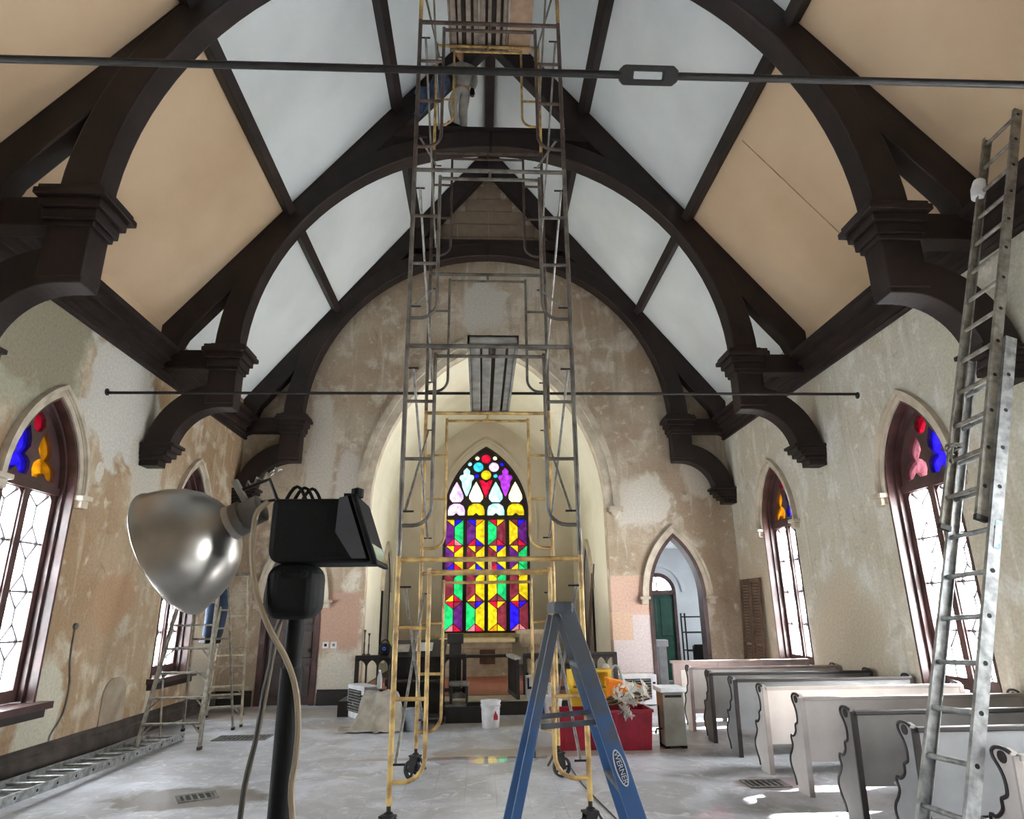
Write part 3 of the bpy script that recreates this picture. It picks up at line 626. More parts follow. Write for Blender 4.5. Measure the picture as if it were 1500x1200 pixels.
# ================================================================== SCAFFOLD
SX, S1, S2, ZB, SH, SW = 0.06-0.1555+0.155, 5.54, 7.66, 2.143, 1.934, 0.762
SX = -0.08
sc = thing('scaffold_tower', 'tall rolling scaffold tower of yellow and grey tube frames on casters', 'scaffold', (SX, (S1+S2)/2, 0))
cols_f = {(S1, 0): YEL, (S1, 1): GAL, (S1, 2): GAL, (S1, 3): RUST, (S1, 4): YEL, (S2, 0): YEL, (S2, 1): YEL, (S2, 2): GAL, (S2, 3): RUST, (S2, 4): YEL}
def frame(y, i):
    m = cols_f[(y, i)]; zt = ZB+SH*i; zb = zt-SH + (0.10 if i == 0 else 0.0)
    R = 0.0215
    fr = obj('end_frame', MB().tube([(SX-SW, y, zt-0.03), (SX+SW, y, zt-0.03)], R, 10), m, sc, smooth=True)
    for s in (-1, 1): obj('post_tube', MB().tube([(SX+s*SW, y, zb), (SX+s*SW, y, zt)], R, 10), m, fr, smooth=True)
    xi = SW-0.26
    obj('lower_header_tube', MB().tube([(SX-xi, y, zt-0.13), (SX+xi, y, zt-0.13)], 0.017, 8).tube([(SX, y, zt-0.13), (SX, y, zt-0.03)], 0.014, 8), m, fr, smooth=True)
    for s in (-1, 1):
        zl = zt-(1.68 if i < 4 else 1.48); rr = 0.16
        bend = [(SX+s*(xi+rr-rr*math.cos(t)), y, zl+rr-rr*math.sin(t)) for t in [k*PI/2/6 for k in range(7)]]
        obj('inner_leg', MB().tube([(SX+s*xi, y, zt-0.10)] + bend + [(SX+s*SW, y, zl)], 0.017, 8), m, fr, smooth=True)
        for dz in ((0.57, 1.10) if i < 4 else (1.03,)): obj('rung', MB().tube([(SX+s*xi, y, zt-dz), (SX+s*SW, y, zt-dz)], 0.016, 8), m, fr, smooth=True)
        for dz in (0.25, 1.56): obj('brace_stud', MB().tube([(SX+s*SW, y, zt-dz), (SX+s*(SW-0.11), y, zt-dz)], 0.009, 6), IRON, fr)
for y in (S1, S2):
    for i in range(5): frame(y, i)
for i in range(5):
    zt = ZB+SH*i
    for s in (-1, 1):
        x = SX+s*(SW-0.05)
        for a, b in ((zt-0.25, zt-1.56), (zt-1.56, zt-0.25)):
            dx = 0.012 if a > b else -0.012
            obj('cross_brace', MB().tube([(x+dx, S1, a), (x+dx, S2, b)], 0.0125, 8), ZINC if i < 3 else GAL, sc, smooth=True)
def caster(x, y, rot):
    c = empty('caster', (x, y, 0), None); c.parent = sc; c.location = Vector((x, y, 0)) - wloc(sc)
    R = Matrix.Rotation(rot, 3, 'Z'); T = lambda p: Vector((x, y, 0)) + R @ Vector(p)
    off = (0, 0.03, 0)
    wh = MB().lathe([(0.10, -0.022), (0.10, 0.022), (0.078, 0.022), (0.078, -0.022)], T((0, 0.035, 0.10)), 24, R @ Vector((1, 0, 0)), closed=True)
    obj('tyre', wh, RUBBER, c, smooth=True)
    sp = MB().lathe([(0.028, -0.026), (0.028, 0.026)], T((0, 0.035, 0.10)), 12, R @ Vector((1, 0, 0)))
    for k in range(5):
        a = k*2*PI/5; sp.bar(T((0, 0.035, 0.10)), T((0, 0.035+0.08*math.cos(a), 0.10+0.08*math.sin(a))), 0.022, 0.02)
    obj('wheel_spoke', sp, IRON, c)
    fk = MB()
    for s in (-1, 1): fk.prism([[(0.0, 0.08), (0.07, 0.08), (0.05, 0.235), (-0.05, 0.235)]], 'YZ', s*0.032, s*0.038)
    fk.bb((-0.045, -0.05, 0.23), (0.045, 0.06, 0.245)); fk.v = [T(v) for v in fk.v]
    obj('fork', fk, IRON, c)
    st = MB().lathe([(0.035, 0.24), (0.035, 0.26), (0.017, 0.27), (0.017, 0.36)], T((0, 0, 0)), 10)
    obj('stem', st, IRON, c, smooth=True)
    bk = MB().bar((0.0, -0.06, 0.22), (0.0, -0.13, 0.12), 0.03, 0.012).bar((0.0, -0.03, 0.235), (0.0, -0.07, 0.215), 0.03, 0.012); bk.v = [T(v) for v in bk.v]
    obj('brake_lever', bk, IRON, c)
caster(SX-SW, S1, 1.2); caster(SX+SW, S1, 1.9); caster(SX-SW, S2, 1.05); caster(SX+SW, S2, -1.25)
# decks
def ribbed_deck(name, label, x0, x1, y0, y1, z, ribs, m, group=None):
    t = thing(name, label, 'platform', ((x0+x1)/2, (y0+y1)/2, z))
    obj('deck_board', MB().bb((x0, y0, z+0.05), (x1, y1, z+0.07)), DARK, t)
    obj('side_rail', MB().bb((x0, y0, z), (x0+0.022, y1, z+0.05)).bb((x1-0.022, y0, z), (x1, y1, z+0.05)), m, t)
    obj('end_plate', MB().bb((x0, y0, z), (x1, y0+0.05, z+0.06)), m, t); obj('end_plate', MB().bb((x0, y1-0.05, z), (x1, y1, z+0.06)), m, t)
    for a, b in ribs: obj('deck_rib', MB().bb((a, y0+0.05, z+0.012), (b, y1-0.05, z+0.05)), m, t, bevel=0.006)
    return t
DECK = mat('deck_grey', (150, 148, 142), 0.55, 0.3, scale=6, col2=(118, 115, 110), detail=8)
DECKW = mat('deck_weathered', (142, 130, 118), 0.75, scale=5, col2=(112, 100, 90), detail=8)
ribbed_deck('walk_board', 'grey ribbed aluminium walk board resting on the second scaffold lift', -0.29, 0.19, 5.51, 7.76, ZB+SH, [(-0.265, -0.17), (-0.15, -0.06), (-0.02, 0.075), (0.10, 0.165)], DECK)
zt5 = ZB+SH*4
ribbed_deck('scaffold_plank', 'weathered slatted plank deck on top of the scaffold tower', -0.66, -0.215, 5.36, 7.80, zt5, [(-0.63, -0.55), (-0.52, -0.47), (-0.40, -0.33), (-0.29, -0.24)], DECKW)
ribbed_deck('scaffold_plank', 'weathered slatted plank deck beside the plywood sheet on the scaffold top', -0.21, 0.22, 5.36, 7.80, zt5, [(-0.185, -0.12), (-0.08, -0.03), (0.04, 0.10), (0.14, 0.19)], DECKW)
t = thing('plywood_sheet', 'brown plywood sheet decking the top of the scaffold', 'plywood', (0.37, 6.6, zt5))
obj('sheet', MB().bb((0.23, 5.36, zt5), (0.56, 7.80, zt5+0.018)), PLY, t); obj('batten', MB().bb((0.23, 7.72, zt5+0.018), (0.56, 7.80, zt5+0.05)), PLY, t)

# ================================================================== LADDERS
def section(root, gap, z0, z1, xoff, rung_r, m, rd=0.075, rt=0.028, spacing=0.305, r0=0.15, rungs=True, ends=True, xf=None):
    """one ladder section in root space: along z, rails apart in y"""
    xf = xf or (lambda v: v)
    for s in (-1, 1):
        yo = s*gap/2
        pr = [(-rd/2, 0), (rd/2, 0), (rd/2, -rt), (rd/2-0.006, -rt), (rd/2-0.006, -0.007), (-rd/2+0.006, -0.007), (-rd/2+0.006, -rt), (-rd/2, -rt)]
        mb = MB().prism([[(xoff+a, yo+s*b) for a, b in pr]], 'XY', z0, z1); mb.v = [xf(v) for v in mb.v]
        rl = obj('rail', mb, m, root, world=False)
        if ends:
            e = MB().bb((xoff-rd/2-0.003, yo-s*0.03, z0-0.01), (xoff+rd/2+0.003, yo+s*0.003, z0+0.03)); e.v = [xf(v) for v in e.v]
            obj('rail_cap', e, IRON, rl, world=False)
    z = z0+r0
    while z < z1-0.06:
        mb = MB().tube([(xoff, -gap/2+0.002, z), (xoff, gap/2-0.002, z)], rung_r, 10); mb.v = [xf(v) for v in mb.v]
        rg = obj('rung', mb, m, root, world=False, smooth=True)
        for s in (-1, 1):
            en = MB().tube([(xoff, s*gap/2, z), (xoff, s*(gap/2+0.0015), z)], rung_r*0.9, 10)
            en.v = [xf(v) for v in en.v]; obj('rung_end', en, HOLE, rg, world=False)
        z += spacing
# extension ladder leaning on the right wall
base, top = Vector((2.52, 4.35, 0.0)), Vector((4.80, 4.72, 6.05))
zl = (top-base).normalized(); yl = Vector((0, 1, 0)); xl = yl.cross(zl).normalized(); yl = zl.cross(xl)
lad = thing('extension_ladder', 'tall aluminium extension ladder leaning over the pews toward the wall', 'ladder')
lad.matrix_world = Matrix(((xl.x, yl.x, zl.x, base.x), (xl.y, yl.y, zl.y, base.y), (xl.z, yl.z, zl.z, base.z), (0, 0, 0, 1)))
LT = (top-base).length
section(lad, 0.44, 0.05, 3.9, 0.0, 0.017, ALU, rd=0.085, r0=0.16)
section(lad, 0.385, 2.38, LT-0.12, -0.082, 0.017, ALUD, rd=0.075, r0=0.25)
obj('foot_shoe', MB().box((0, -0.205, 0.03), (0.10, 0.05, 0.05)), RUBBER, lad, world=False); obj('foot_shoe', MB().box((0, 0.205, 0.03), (0.10, 0.05, 0.05)), RUBBER, lad, world=False)
rp = MB()
for k in range(3):
    rp.tube([(-0.10+0.05*math.sin(q*1.1+k*2), 0.16+0.035*math.cos(q*1.3+k), 3.05+0.035*math.sin(q*0.9+k*1.7)-k*0.02) for q in range(9)], 0.006, 6)
rp.tube([(-0.12, 0.13, 3.03), (-0.13, 0.12, 2.93), (-0.12, 0.11, 2.88)], 0.007, 6)
obj('rope_knot', rp, mat('rope', (120, 116, 106), 0.9), lad, world=False)
obj('sticker', MB().bb((0.022-0.03, -0.2225, 2.20), (0.022+0.012, -0.2205, 2.40)), mat('sticker_blue', (110, 170, 220), 0.5, col2=(235, 235, 235), scale=14), lad, world=False)
for z in (LT-0.75, ): obj('end_mitt', MB().lathe([(0.0, -0.13), (0.05, -0.10), (0.062, 0.0), (0.05, 0.10), (0.0, 0.13)], (-0.10, 0.20, z), 12), BWHITE, lad, world=False, smooth=True)

# extension ladder on the floor by the left wall
fl2 = thing('extension_ladder', 'long aluminium extension ladder lying flat along the wall under the left windows', 'ladder', (-4.72, 2.4, 0.0))
TA = math.atan2(0.10, 5.5)
A0 = Vector((0, 0, 0))
xfl = lambda v: Vector((v.y, v.z, 0.045 - v.x))          # section z -> +Y, y -> X, x -> -Z
def xup(v):
    p = Vector((v.y + 0.02, v.z, 0.145 - v.x)); f = max(0.0, (v.z-2.2))/5.7
    p.z -= 0.095*f; p.x += 0.10*f; return p
section(fl2, 0.43, 0.0, 4.45, 0.0, 0.016, ALUD, rd=0.08, xf=xfl)
section(fl2, 0.50, 2.2, 7.9, 0.0, 0.016, ALU, rd=0.085, xf=xup)

# stepladders
def stepladder(name, label, loc, rotz, H, wb, wt, spread, m, nsteps, cap_m, rail=(0.035, 0.075), rear_bars=3, lean=0.45, step_d=0.085, spz=0.4, braces=True, capd=0.16):
    """feet front edge at y=0, climbing toward +y"""
    t = thing(name, label, 'stepladder', loc, rotz)
    ya = spread*lean; wd = lambda z: wb + (wt-wb)*z/H
    for s in (-1, 1):
        r = obj('front_rail', MB().bar((s*wb/2, 0, 0), (s*wt/2, ya, H), rail[0], rail[1], (0, 1, 0)), m, t, world=False, bevel=0.004)
        obj('foot', MB().box((s*wb/2, 0, 0.02), (rail[0]+0.012, rail[1]+0.012, 0.04)), RUBBER, r, world=False)
        r = obj('rear_rail', MB().bar((s*wb*0.46, spread, 0), (s*wt/2*0.92, ya+0.05, H-0.03), rail[0]*0.8, rail[1]*0.55, (0, 1, 0)), m, t, world=False, bevel=0.004)
        obj('foot', MB().box((s*wb*0.46, spread, 0.02), (rail[0]+0.008, rail[1]*0.8, 0.04)), RUBBER, r, world=False)
        obj('spreader', MB().bar((s*wd(H*spz)*0.44, ya*spz+0.02, H*spz), (s*wd(H*spz)*0.43, spread-(spread-ya)*spz, H*spz-0.02), 0.008, 0.026), ZINC, t, world=False)
    for k in range(nsteps):
        z = H*(k+1)/(nsteps+1); y = ya*z/H; hw = wd(z)/2
        st = obj('step', MB().box((0, y, z), (hw*2-0.01, step_d, 0.026)), m, t, world=False, bevel=0.004)
        if braces and k < 4:
            for s in (-1, 1): obj('step_brace', MB().bar((s*(hw-0.12), y, z-0.013), (s*(hw+0.01), y-0.03, z-0.14), 0.012, 0.02), m, st, world=False)
    for k in range(rear_bars):
        z = H*(k+0.55)/(rear_bars+0.6); y = spread-(spread-ya)*z/H; hw = wb*0.46*(1-z/H)+wt*0.46*z/H
        obj('rear_bar', MB().bar((-hw, y, z), (hw, y, z), 0.018, 0.03), m, t, world=False)
    obj('top_cap', MB().box((0, ya+0.02, H+0.01), (wt+0.07, capd, 0.06)), cap_m, t, world=False, bevel=0.012)
    return t
stepladder('stepladder', 'big aluminium stepladder straddling the ladder that lies on the floor', (-4.24, 9.55, 0), 0.05, 3.1, 0.80, 0.36, 1.5, ALUD, 9, ALUD)
stepladder('stepladder', 'aluminium stepladder carrying the worker in jeans near the far left window', (-4.22, 11.25, 0), 0.30, 2.35, 0.62, 0.36, 1.3, mat('ladder_cream', (176, 168, 148), 0.5, 0.3, scale=10, col2=(140, 130, 110)), 7, ALUD)
BLUE, nt_, p_ = newmat('fibreglass_blue')
tc_ = nt_.nodes.new('ShaderNodeTexCoord'); sp_ = nt_.nodes.new('ShaderNodeSeparateXYZ'); nt_.links.new(tc_.outputs['Object'], sp_.inputs[0])
nz_ = nt_.nodes.new('ShaderNodeTexNoise'); nz_.inputs['Scale'].default_value = 11; nz_.inputs['Detail'].default_value = 9; nt_.links.new(tc_.outputs['Object'], nz_.inputs['Vector'])
ad_ = nt_.nodes.new('ShaderNodeMath'); ad_.operation = 'MULTIPLY_ADD'; ad_.inputs[1].default_value = 1.1; nt_.links.new(nz_.outputs['Fac'], ad_.inputs[0]); nt_.links.new(sp_.outputs[2], ad_.inputs[2])
mr_ = nt_.nodes.new('ShaderNodeMapRange'); mr_.inputs[1].default_value = 1.55; mr_.inputs[2].default_value = 1.95; nt_.links.new(ad_.outputs[0], mr_.inputs[0])
rm_ = nt_.nodes.new('ShaderNodeValToRGB'); rm_.color_ramp.elements[0].color = lin((46, 82, 128)); rm_.color_ramp.elements[1].color = lin((70, 74, 80))
nt_.links.new(mr_.outputs[0], rm_.inputs[0]); nt_.links.new(rm_.outputs[0], p_.inputs['Base Color']); p_.inputs['Roughness'].default_value = 0.5
PAINTY = mat('paint_spattered_grey', (74, 80, 88), 0.6, scale=16, col2=(50, 54, 62), detail=9)
bl = stepladder('stepladder', 'paint spattered blue fibreglass stepladder standing before the scaffold', (0.83, 3.72, 0), PI/2, 1.70, 0.50, 0.30, 1.00, BLUE, 5, PAINTY, rail=(0.03, 0.085), rear_bars=2, lean=0.53, spz=0.68, braces=False, capd=0.105)
for ch in list(bl.children):
    if ch.name.startswith(('step', 'rear_bar', 'spreader')):
        ch.data.materials.clear(); ch.data.materials.append(PAINTY)
# paint-worn top third of the rails, as sleeves on the near rails
# oval maker badge on the near front rail
bd = thing('tmp', 'x', 'y'); bpy.data.objects.remove(bd)
def rail_point(z, side):   # near rail (s = -1 after rotation faces the camera): local x = -w/2
    wd = 0.50 + (0.30-0.50)*z/1.70
    return Vector((side*wd/2, 0.53*z/1.70, z))
ax = (Vector((-0.15, 0.53, 1.70)) - Vector((-0.25, 0, 0))).normalized()
cen = rail_point(0.955, -1) + Vector((-0.017, 0.0, 0))
side = ax.cross(Vector((-1, 0, 0))).normalized(); nrm = side.cross(ax).normalized()
if nrm.x > 0: nrm = -nrm
def ell(a, b, off, m=20): return [cen + ax*(a*math.cos(2*PI*k/m)) + side*(b*math.sin(2*PI*k/m)) + nrm*off for k in range(m)]
def badge(a, b, o0, o1):
    A, B = ell(a, b, o0), ell(a, b, o1); n_ = len(A)
    return MB().add(A+B, [tuple(range(n_)), tuple(range(2*n_-1, n_-1, -1))] + [(i, (i+1) % n_, n_+(i+1) % n_, n_+i) for i in range(n_)])
LBL = obj('maker_badge', badge(0.085, 0.027, -0.002, 0.002), mat('badge_white', (198, 200, 204), 0.5), bl, world=False)
obj('badge_field', badge(0.078, 0.021, 0.002, 0.003), mat('badge_navy', (40, 52, 84), 0.5), LBL, world=False)
tc_ = bpy.data.curves.new('badge_text', 'FONT'); tc_.body = 'WERNER'; tc_.size = 0.036; tc_.align_x = 'CENTER'; tc_.align_y = 'CENTER'; tc_.extrude = 0.0005
to = bpy.data.objects.new('badge_text', tc_); COL.objects.link(to)
dg = bpy.context.evaluated_depsgraph_get(); me = bpy.data.meshes.new_from_object(to.evaluated_get(dg)); bpy.data.objects.remove(to)
me.materials.clear(); me.materials.append(MATS['badge_white'])
lt = bpy.data.objects.new('badge_lettering', me); COL.objects.link(lt); lt.parent = LBL
xd = -ax; yd = nrm.cross(xd)
lt.matrix_local = Matrix(((xd.x, yd.x, nrm.x, (cen+nrm*0.0042).x), (xd.y, yd.y, nrm.y, (cen+nrm*0.0042).y), (xd.z, yd.z, nrm.z, (cen+nrm*0.0042).z), (0, 0, 0, 1)))

# ================================================================== WORK LIGHT STAND
ws = thing('work_light', 'black tripod work light with twin heads, steel dome reflector and boxy flood', 'work light', (-0.5, 1.3, 0))
PXs = -0.505
obj('pole', MB().tube([(PXs, 1.3, 0.25), (PXs, 1.3, 1.60)], 0.021, 14).tube([(PXs, 1.3, 1.58), (PXs, 1.3, 1.80)], 0.0165, 14), BLACK, ws, smooth=True)
obj('pole_collar', MB().lathe([(0.03, 1.10), (0.03, 1.16), (0.022, 1.17)], (PXs, 1.3, 0), 14), BLACK, ws, smooth=True)
for k in range(3):
    a = 0.5+k*2*PI/3; c, s = math.cos(a), math.sin(a)
    lg = obj('tripod_leg', MB().tube([(PXs+0.02*c, 1.3+0.02*s, 0.72), (PXs+0.55*c, 1.3+0.55*s, 0.02)], 0.013, 8), BLACK, ws, smooth=True)
    obj('leg_brace', MB().tube([(PXs+0.02*c, 1.3+0.02*s, 0.30), (PXs+0.33*c, 1.3+0.33*s, 0.30)], 0.008, 6), BLACK, lg)
    obj('leg_foot', MB().tube([(PXs+0.54*c, 1.3+0.54*s, 0.03), (PXs+0.57*c, 1.3+0.57*s, 0.0)], 0.018, 8), RUBBER, lg)
# junction box
jb = MB().box((-0.505, 1.28, 1.735), (0.098, 0.09, 0.10))
o = obj('junction_box', jb, BLACK, ws); b = o.modifiers.new('edge', 'BEVEL'); b.width = 0.028; b.segments = 5
for dx in (-0.02, 0.025): obj('screw', MB().lathe([(0.007, 0), (0.006, 0.004), (0, 0.005)], (-0.505+dx, 1.235, 1.765), 8, (0, -1, 0)), BLACK, o)
# boxy flood head facing right
fh = [(-0.552, 1.905), (-0.552, 1.80), (-0.540, 1.785), (-0.36, 1.785), (-0.40, 1.905)]
fl3 = obj('flood_housing', MB().prism([fh], 'XZ', 1.235, 1.375), BLACK, ws, bevel=0.012)
obj('flood_frame', MB().prism([[(-0.405, 1.912), (-0.393, 1.912), (-0.346, 1.780), (-0.358, 1.780)]], 'XZ', 1.228, 1.382), BLACK, fl3, bevel=0.004)
obj('flood_glass', MB().prism([[(-0.394, 1.902), (-0.391, 1.902), (-0.349, 1.790), (-0.352, 1.790)]], 'XZ', 1.24, 1.37), mat('lamp_glass', (90, 92, 98), 0.15), fl3)
obj('side_fairing', MB().prism([[(-0.425, 1.905), (-0.410, 1.908), (-0.368, 1.792), (-0.395, 1.792), (-0.428, 1.84)]], 'XZ', 1.229, 1.236), mat('lamp_grey', (70, 72, 78), 0.4), fl3)
obj('frame_catch', MB().lathe([(0.0, -0.012), (0.012, -0.008), (0.012, 0.008), (0.0, 0.012)], (-0.395, 1.25, 1.916), 10).box((-0.405, 1.25, 1.908), (0.025, 0.03, 0.012)), BLACK, fl3)
obj('yoke', MB().bb((-0.525, 1.26, 1.770), (-0.485, 1.34, 1.80)), BLACK, ws)
lp = MB()
for k in range(3):
    lp.tube([(-0.545+0.012*k+0.045*t, 1.29+0.012*k, 1.903+0.034*math.sin(PI*t)) for t in [q/8 for q in range(9)]], 0.0035, 6)
obj('wire_loop', lp, BLACK, fl3, smooth=True)
# dome reflector with clamp socket
A = Vector((-0.768, 1.33, 1.812)); ax3 = Vector((0.892, -0.08, 0.45)).normalized()      # from mouth centre to socket
prof = [(0.129, 0.0), (0.132, 0.003), (0.129, 0.006), (0.126, 0.02), (0.119, 0.045), (0.106, 0.072), (0.086, 0.097), (0.060, 0.116), (0.036, 0.126), (0.034, 0.138)]
inner = [(r-0.0015, h) for r, h in prof[3:]][::-1] + [(0.1265, 0.004)]
STEEL = mat('spun_aluminium', (178, 174, 168), 0.31, 1.0, scale=5, col2=(150, 146, 140))
dm = obj('dome_reflector', MB().lathe(prof+inner, A, 48, ax3, closed=True), STEEL, ws, smooth=True)
S = A + ax3*0.135
SOCK = mat('socket_grey', (120, 116, 108), 0.5, 0.3, scale=20)
obj('lamp_socket', MB().lathe([(0.034, 0), (0.034, 0.02), (0.028, 0.022), (0.028, 0.058), (0.020, 0.062), (0.0, 0.062)], S, 16, ax3), SOCK, dm, smooth=True)
obj('bulb', MB().lathe([(0.0, -0.11), (0.022, -0.10), (0.030, -0.075), (0.022, -0.04), (0.013, -0.02), (0.013, 0.0)], S, 14, ax3), BWHITE, dm, smooth=True)
up = Vector((-0.42, -0.2, 0.88)).normalized(); Cc = S + ax3*0.035
obj('clamp_arm', MB().bar(Cc+up*0.02, Cc+up*0.075+ax3*-0.004, 0.016, 0.012, ax3), SOCK, dm, bevel=0.003)
obj('clamp_spring', MB().tube([Cc+up*0.055+ax3*(0.012+0.006*k)+Vector((0, 0.006*math.cos(k*1.9), 0.006*math.sin(k*1.9))) for k in range(14)], 0.0022, 5), ZINC, dm)
obj('clamp_jaw', MB().tube([Cc+up*0.05, Cc+up*0.045+ax3*0.06, Vector((-0.55, 1.30, 1.885))], 0.004, 6).tube([Cc+up*0.02, Cc+ax3*0.06, Vector((-0.55, 1.31, 1.87))], 0.0035, 6), IRON, dm)
CORD = mat('cord_tan', (128, 112, 88), 0.6, scale=9); CORDK = mat('cord_dark', (52, 46, 38), 0.6)
def curve_pts(ps, n=10):
    ps = [Vector(p) for p in ps]; out = []
    for i in range(len(ps)-1):
        p0, p1, p2, p3 = ps[max(i-1, 0)], ps[i], ps[i+1], ps[min(i+2, len(ps)-1)]
        for k in range(n):
            t = k/n; out.append(0.5*((2*p1)+(p2-p0)*t+(2*p0-5*p1+4*p2-p3)*t*t+(3*p1-p0-3*p2+p3)*t**3))
    return out+[ps[-1]]
obj('power_cord', MB().tube(curve_pts([(-0.56, 1.24, 1.90), (-0.578, 1.24, 1.88), (-0.582, 1.24, 1.85), (-0.580, 1.24, 1.80), (-0.562, 1.235, 1.73), (-0.53, 1.225, 1.67), (-0.50, 1.235, 1.62), (-0.48, 1.24, 1.57), (-0.47, 1.24, 1.51), (-0.47, 1.24, 1.46), (-0.473, 1.24, 1.41), (-0.463, 1.24, 1.30), (-0.47, 1.25, 0.9)]), 0.0052, 8), CORD, ws, smooth=True)
obj('power_cord', MB().tube(curve_pts([(-0.52, 1.26, 1.69), (-0.53, 1.26, 1.66), (-0.533, 1.26, 1.61), (-0.54, 1.26, 1.56), (-0.546, 1.26, 1.49), (-0.556, 1.26, 1.43), (-0.56, 1.26, 1.36), (-0.57, 1.26, 1.0)]), 0.0045, 8), CORDK, ws, smooth=True)
obj('power_cord', MB().tube(curve_pts([(-0.525, 1.28, 1.69), (-0.533, 1.28, 1.65), (-0.54, 1.28, 1.58), (-0.547, 1.28, 1.51), (-0.558, 1.28, 1.44), (-0.565, 1.28, 1.36), (-0.58, 1.28, 1.0)]), 0.004, 8), CORD, ws, smooth=True)

# ================================================================== PEWS
prof_end = [(-0.03, 0.845), (-0.02, 0.875), (0.03, 0.89), (0.09, 0.885), (0.125, 0.86), (0.12, 0.82), (0.085, 0.77), (0.065, 0.71), (0.07, 0.64), (0.10, 0.615), (0.125, 0.60), (0.13, 0.55), (0.165, 0.51), (0.205, 0.49), (0.24, 0.495), (0.25, 0.46), (0.235, 0.41), (0.27, 0.35), (0.315, 0.30), (0.33, 0.24), (0.305, 0.17), (0.265, 0.11), (0.25, 0.05), (0.25, 0), (0.02, 0)]
def pew(x, y, L, body, trim, label, high=0.0):
    t = thing('pew', label, 'pew', (x, y, 0), 0, 'painted church pews')
    pf = [(a, b+high if b > 0.3 else b) for a, b in prof_end]
    for xe in (0.0, L-0.045):
        e = obj('pew_end', MB().prism([pf], 'YZ', xe, xe+0.045), body, t, world=False)
        tr = MB()
        tr.tube([(xe-0.002, a, b) for a, b in curve_pts2(pf[1:-2])], 0.012, 6)
        obj('edge_moulding', tr, PTRIM, e, world=False)
        obj('rear_edge', MB().bar((xe+0.022, -0.036, 0.86+high), (xe+0.022, 0.012, 0.0), 0.05, 0.016, (0, 1, 0)), trim, e, world=False)
        obj('scroll', MB().tube([(xe-0.006, 0.05, 0.84+high), (xe+0.051, 0.05, 0.84+high)], 0.035, 12), PTRIM, e, world=False)
    obj('backrest', MB().prism([[(-0.015, 0.30), (0.005, 0.30), (-0.02, 0.84+high), (-0.04, 0.84+high)]], 'YZ', 0.045, L-0.045), body, t, world=False)
    obj('top_rail', MB().bb((0.03, -0.055, 0.835+high), (L-0.03, 0.01, 0.868+high)), trim, t, world=False, bevel=0.006)
    obj('seat', MB().bb((0.045, 0.0, 0.41), (L-0.045, 0.38, 0.435)), body, t, world=False, bevel=0.005)
    obj('support', MB().prism([[(0.0, 0.0), (0.0, 0.41), (0.34, 0.41), (0.22, 0.0)]], 'YZ', L*0.5, L*0.5+0.03), PTRIM, t, world=False)
    return t
def curve_pts2(pts):
    p3 = curve_pts([(a, b, 0) for a, b in pts], 3); return [(p.x, p.y) for p in p3]
order = ['pale pew with scrolled end, first behind the mauve front screen', 'dark grey pew with black edges, second behind the mauve front screen', 'grey pew with black edges, third behind the mauve front screen',
         'white pew with scrolled end, fourth behind the mauve front screen', 'off-white pew with scrolled end, fifth behind the mauve front screen', 'dark grey pew with black edges, sixth behind the mauve front screen',
         'grey pew with black edges beside the leaning extension ladder foot', 'white pew with grey rail behind the leaning extension ladder']
PEWY = (10.15, 9.27, 8.40, 7.54, 6.68, 5.78, 4.98, 4.06)
PB = (PWHITE, PGREY, mat('pew_slate', (138, 138, 140), 0.6, scale=3, col2=(122, 122, 124)), PWHITE, mat('pew_offwhite', (188, 182, 178), 0.6, scale=3, col2=(174, 167, 163)), PGREY, mat('pew_midgrey', (146, 146, 148), 0.6, scale=3, col2=(130, 130, 132)), PWHITE)
PLT = mat('pew_pale_trim', (176, 168, 163), 0.6, scale=3)
PT = (PMAUVE, PTRIM, PTRIM, PLT, PLT, PTRIM, PTRIM, PLT)
for lab, y, b_, t_ in zip(order, PEWY, PB, PT): pew(2.93, y, 2.27, b_, t_, lab)
# front screen
t = thing('pew_screen', 'mauve panelled pew screen standing in front of the first pew', 'pew screen', (2.93, 11.0, 0))
obj('screen_panel', MB().bb((2.93, 10.98, 0.12), (5.15, 11.02, 0.86)), PMAUVE, t)
obj('cap_rail', MB().bb((2.90, 10.95, 0.86), (5.18, 11.05, 0.90)), PMAUVE, t, bevel=0.008)
for x in (2.93, 3.67, 4.41, 5.11): obj('stile', MB().bb((x, 10.965, 0), (x+0.06, 11.035, 0.86)), PMAUVE, t)
for x in (3.02, 3.76, 4.50): obj('inset_panel', MB().bb((x+0.03, 10.97, 0.22), (x+0.57, 10.985, 0.76)), PWHITE, t, bevel=0.006)

# ================================================================== COMMUNION RAIL AND CHANCEL FURNITURE
def rail(label, x0, x1, y):
    t = thing('communion_rail', label, 'railing', ((x0+x1)/2, y, ZP))
    obj('hand_rail', MB().bb((x0, y-0.06, 0.90), (x1, y+0.06, 0.955)), DARK, t, bevel=0.008)
    obj('foot_rail', MB().bb((x0, y-0.03, 0.32), (x1, y+0.03, 0.38)), DARK, t)
    nb = max(2, int((x1-x0)/0.19)); st = (x1-x0)/nb
    for k in range(nb+1):
        x = x0+k*st; big = k in (0, nb)
        xx = min(max(x, x0+0.03), x1-0.03)
        obj('rail_post' if big else 'baluster', MB().bb((xx-(0.035 if big else 0.014), y-0.03, ZP if big else 0.35), (xx+(0.035 if big else 0.014), y+0.03, 0.91)), DARK, t)
    for k in range(nb):
        x = x0+(k+0.5)*st; a = st/2-0.012
        obj('gothic_arch', MB().prism([[(x-st/2, 0.91), (x-st/2, 0.72)] + [(p, q) for p, q in lancet(x, a, 0.72, 0.74, 0.87, 6)][::-1] + [(x+st/2, 0.72), (x+st/2, 0.91)]], 'XZ', y-0.02, y+0.02), DARK, t)
    return t
rail('dark gothic communion rail with pointed arcade under the black speaker', -2.42, -0.42, 12.6)
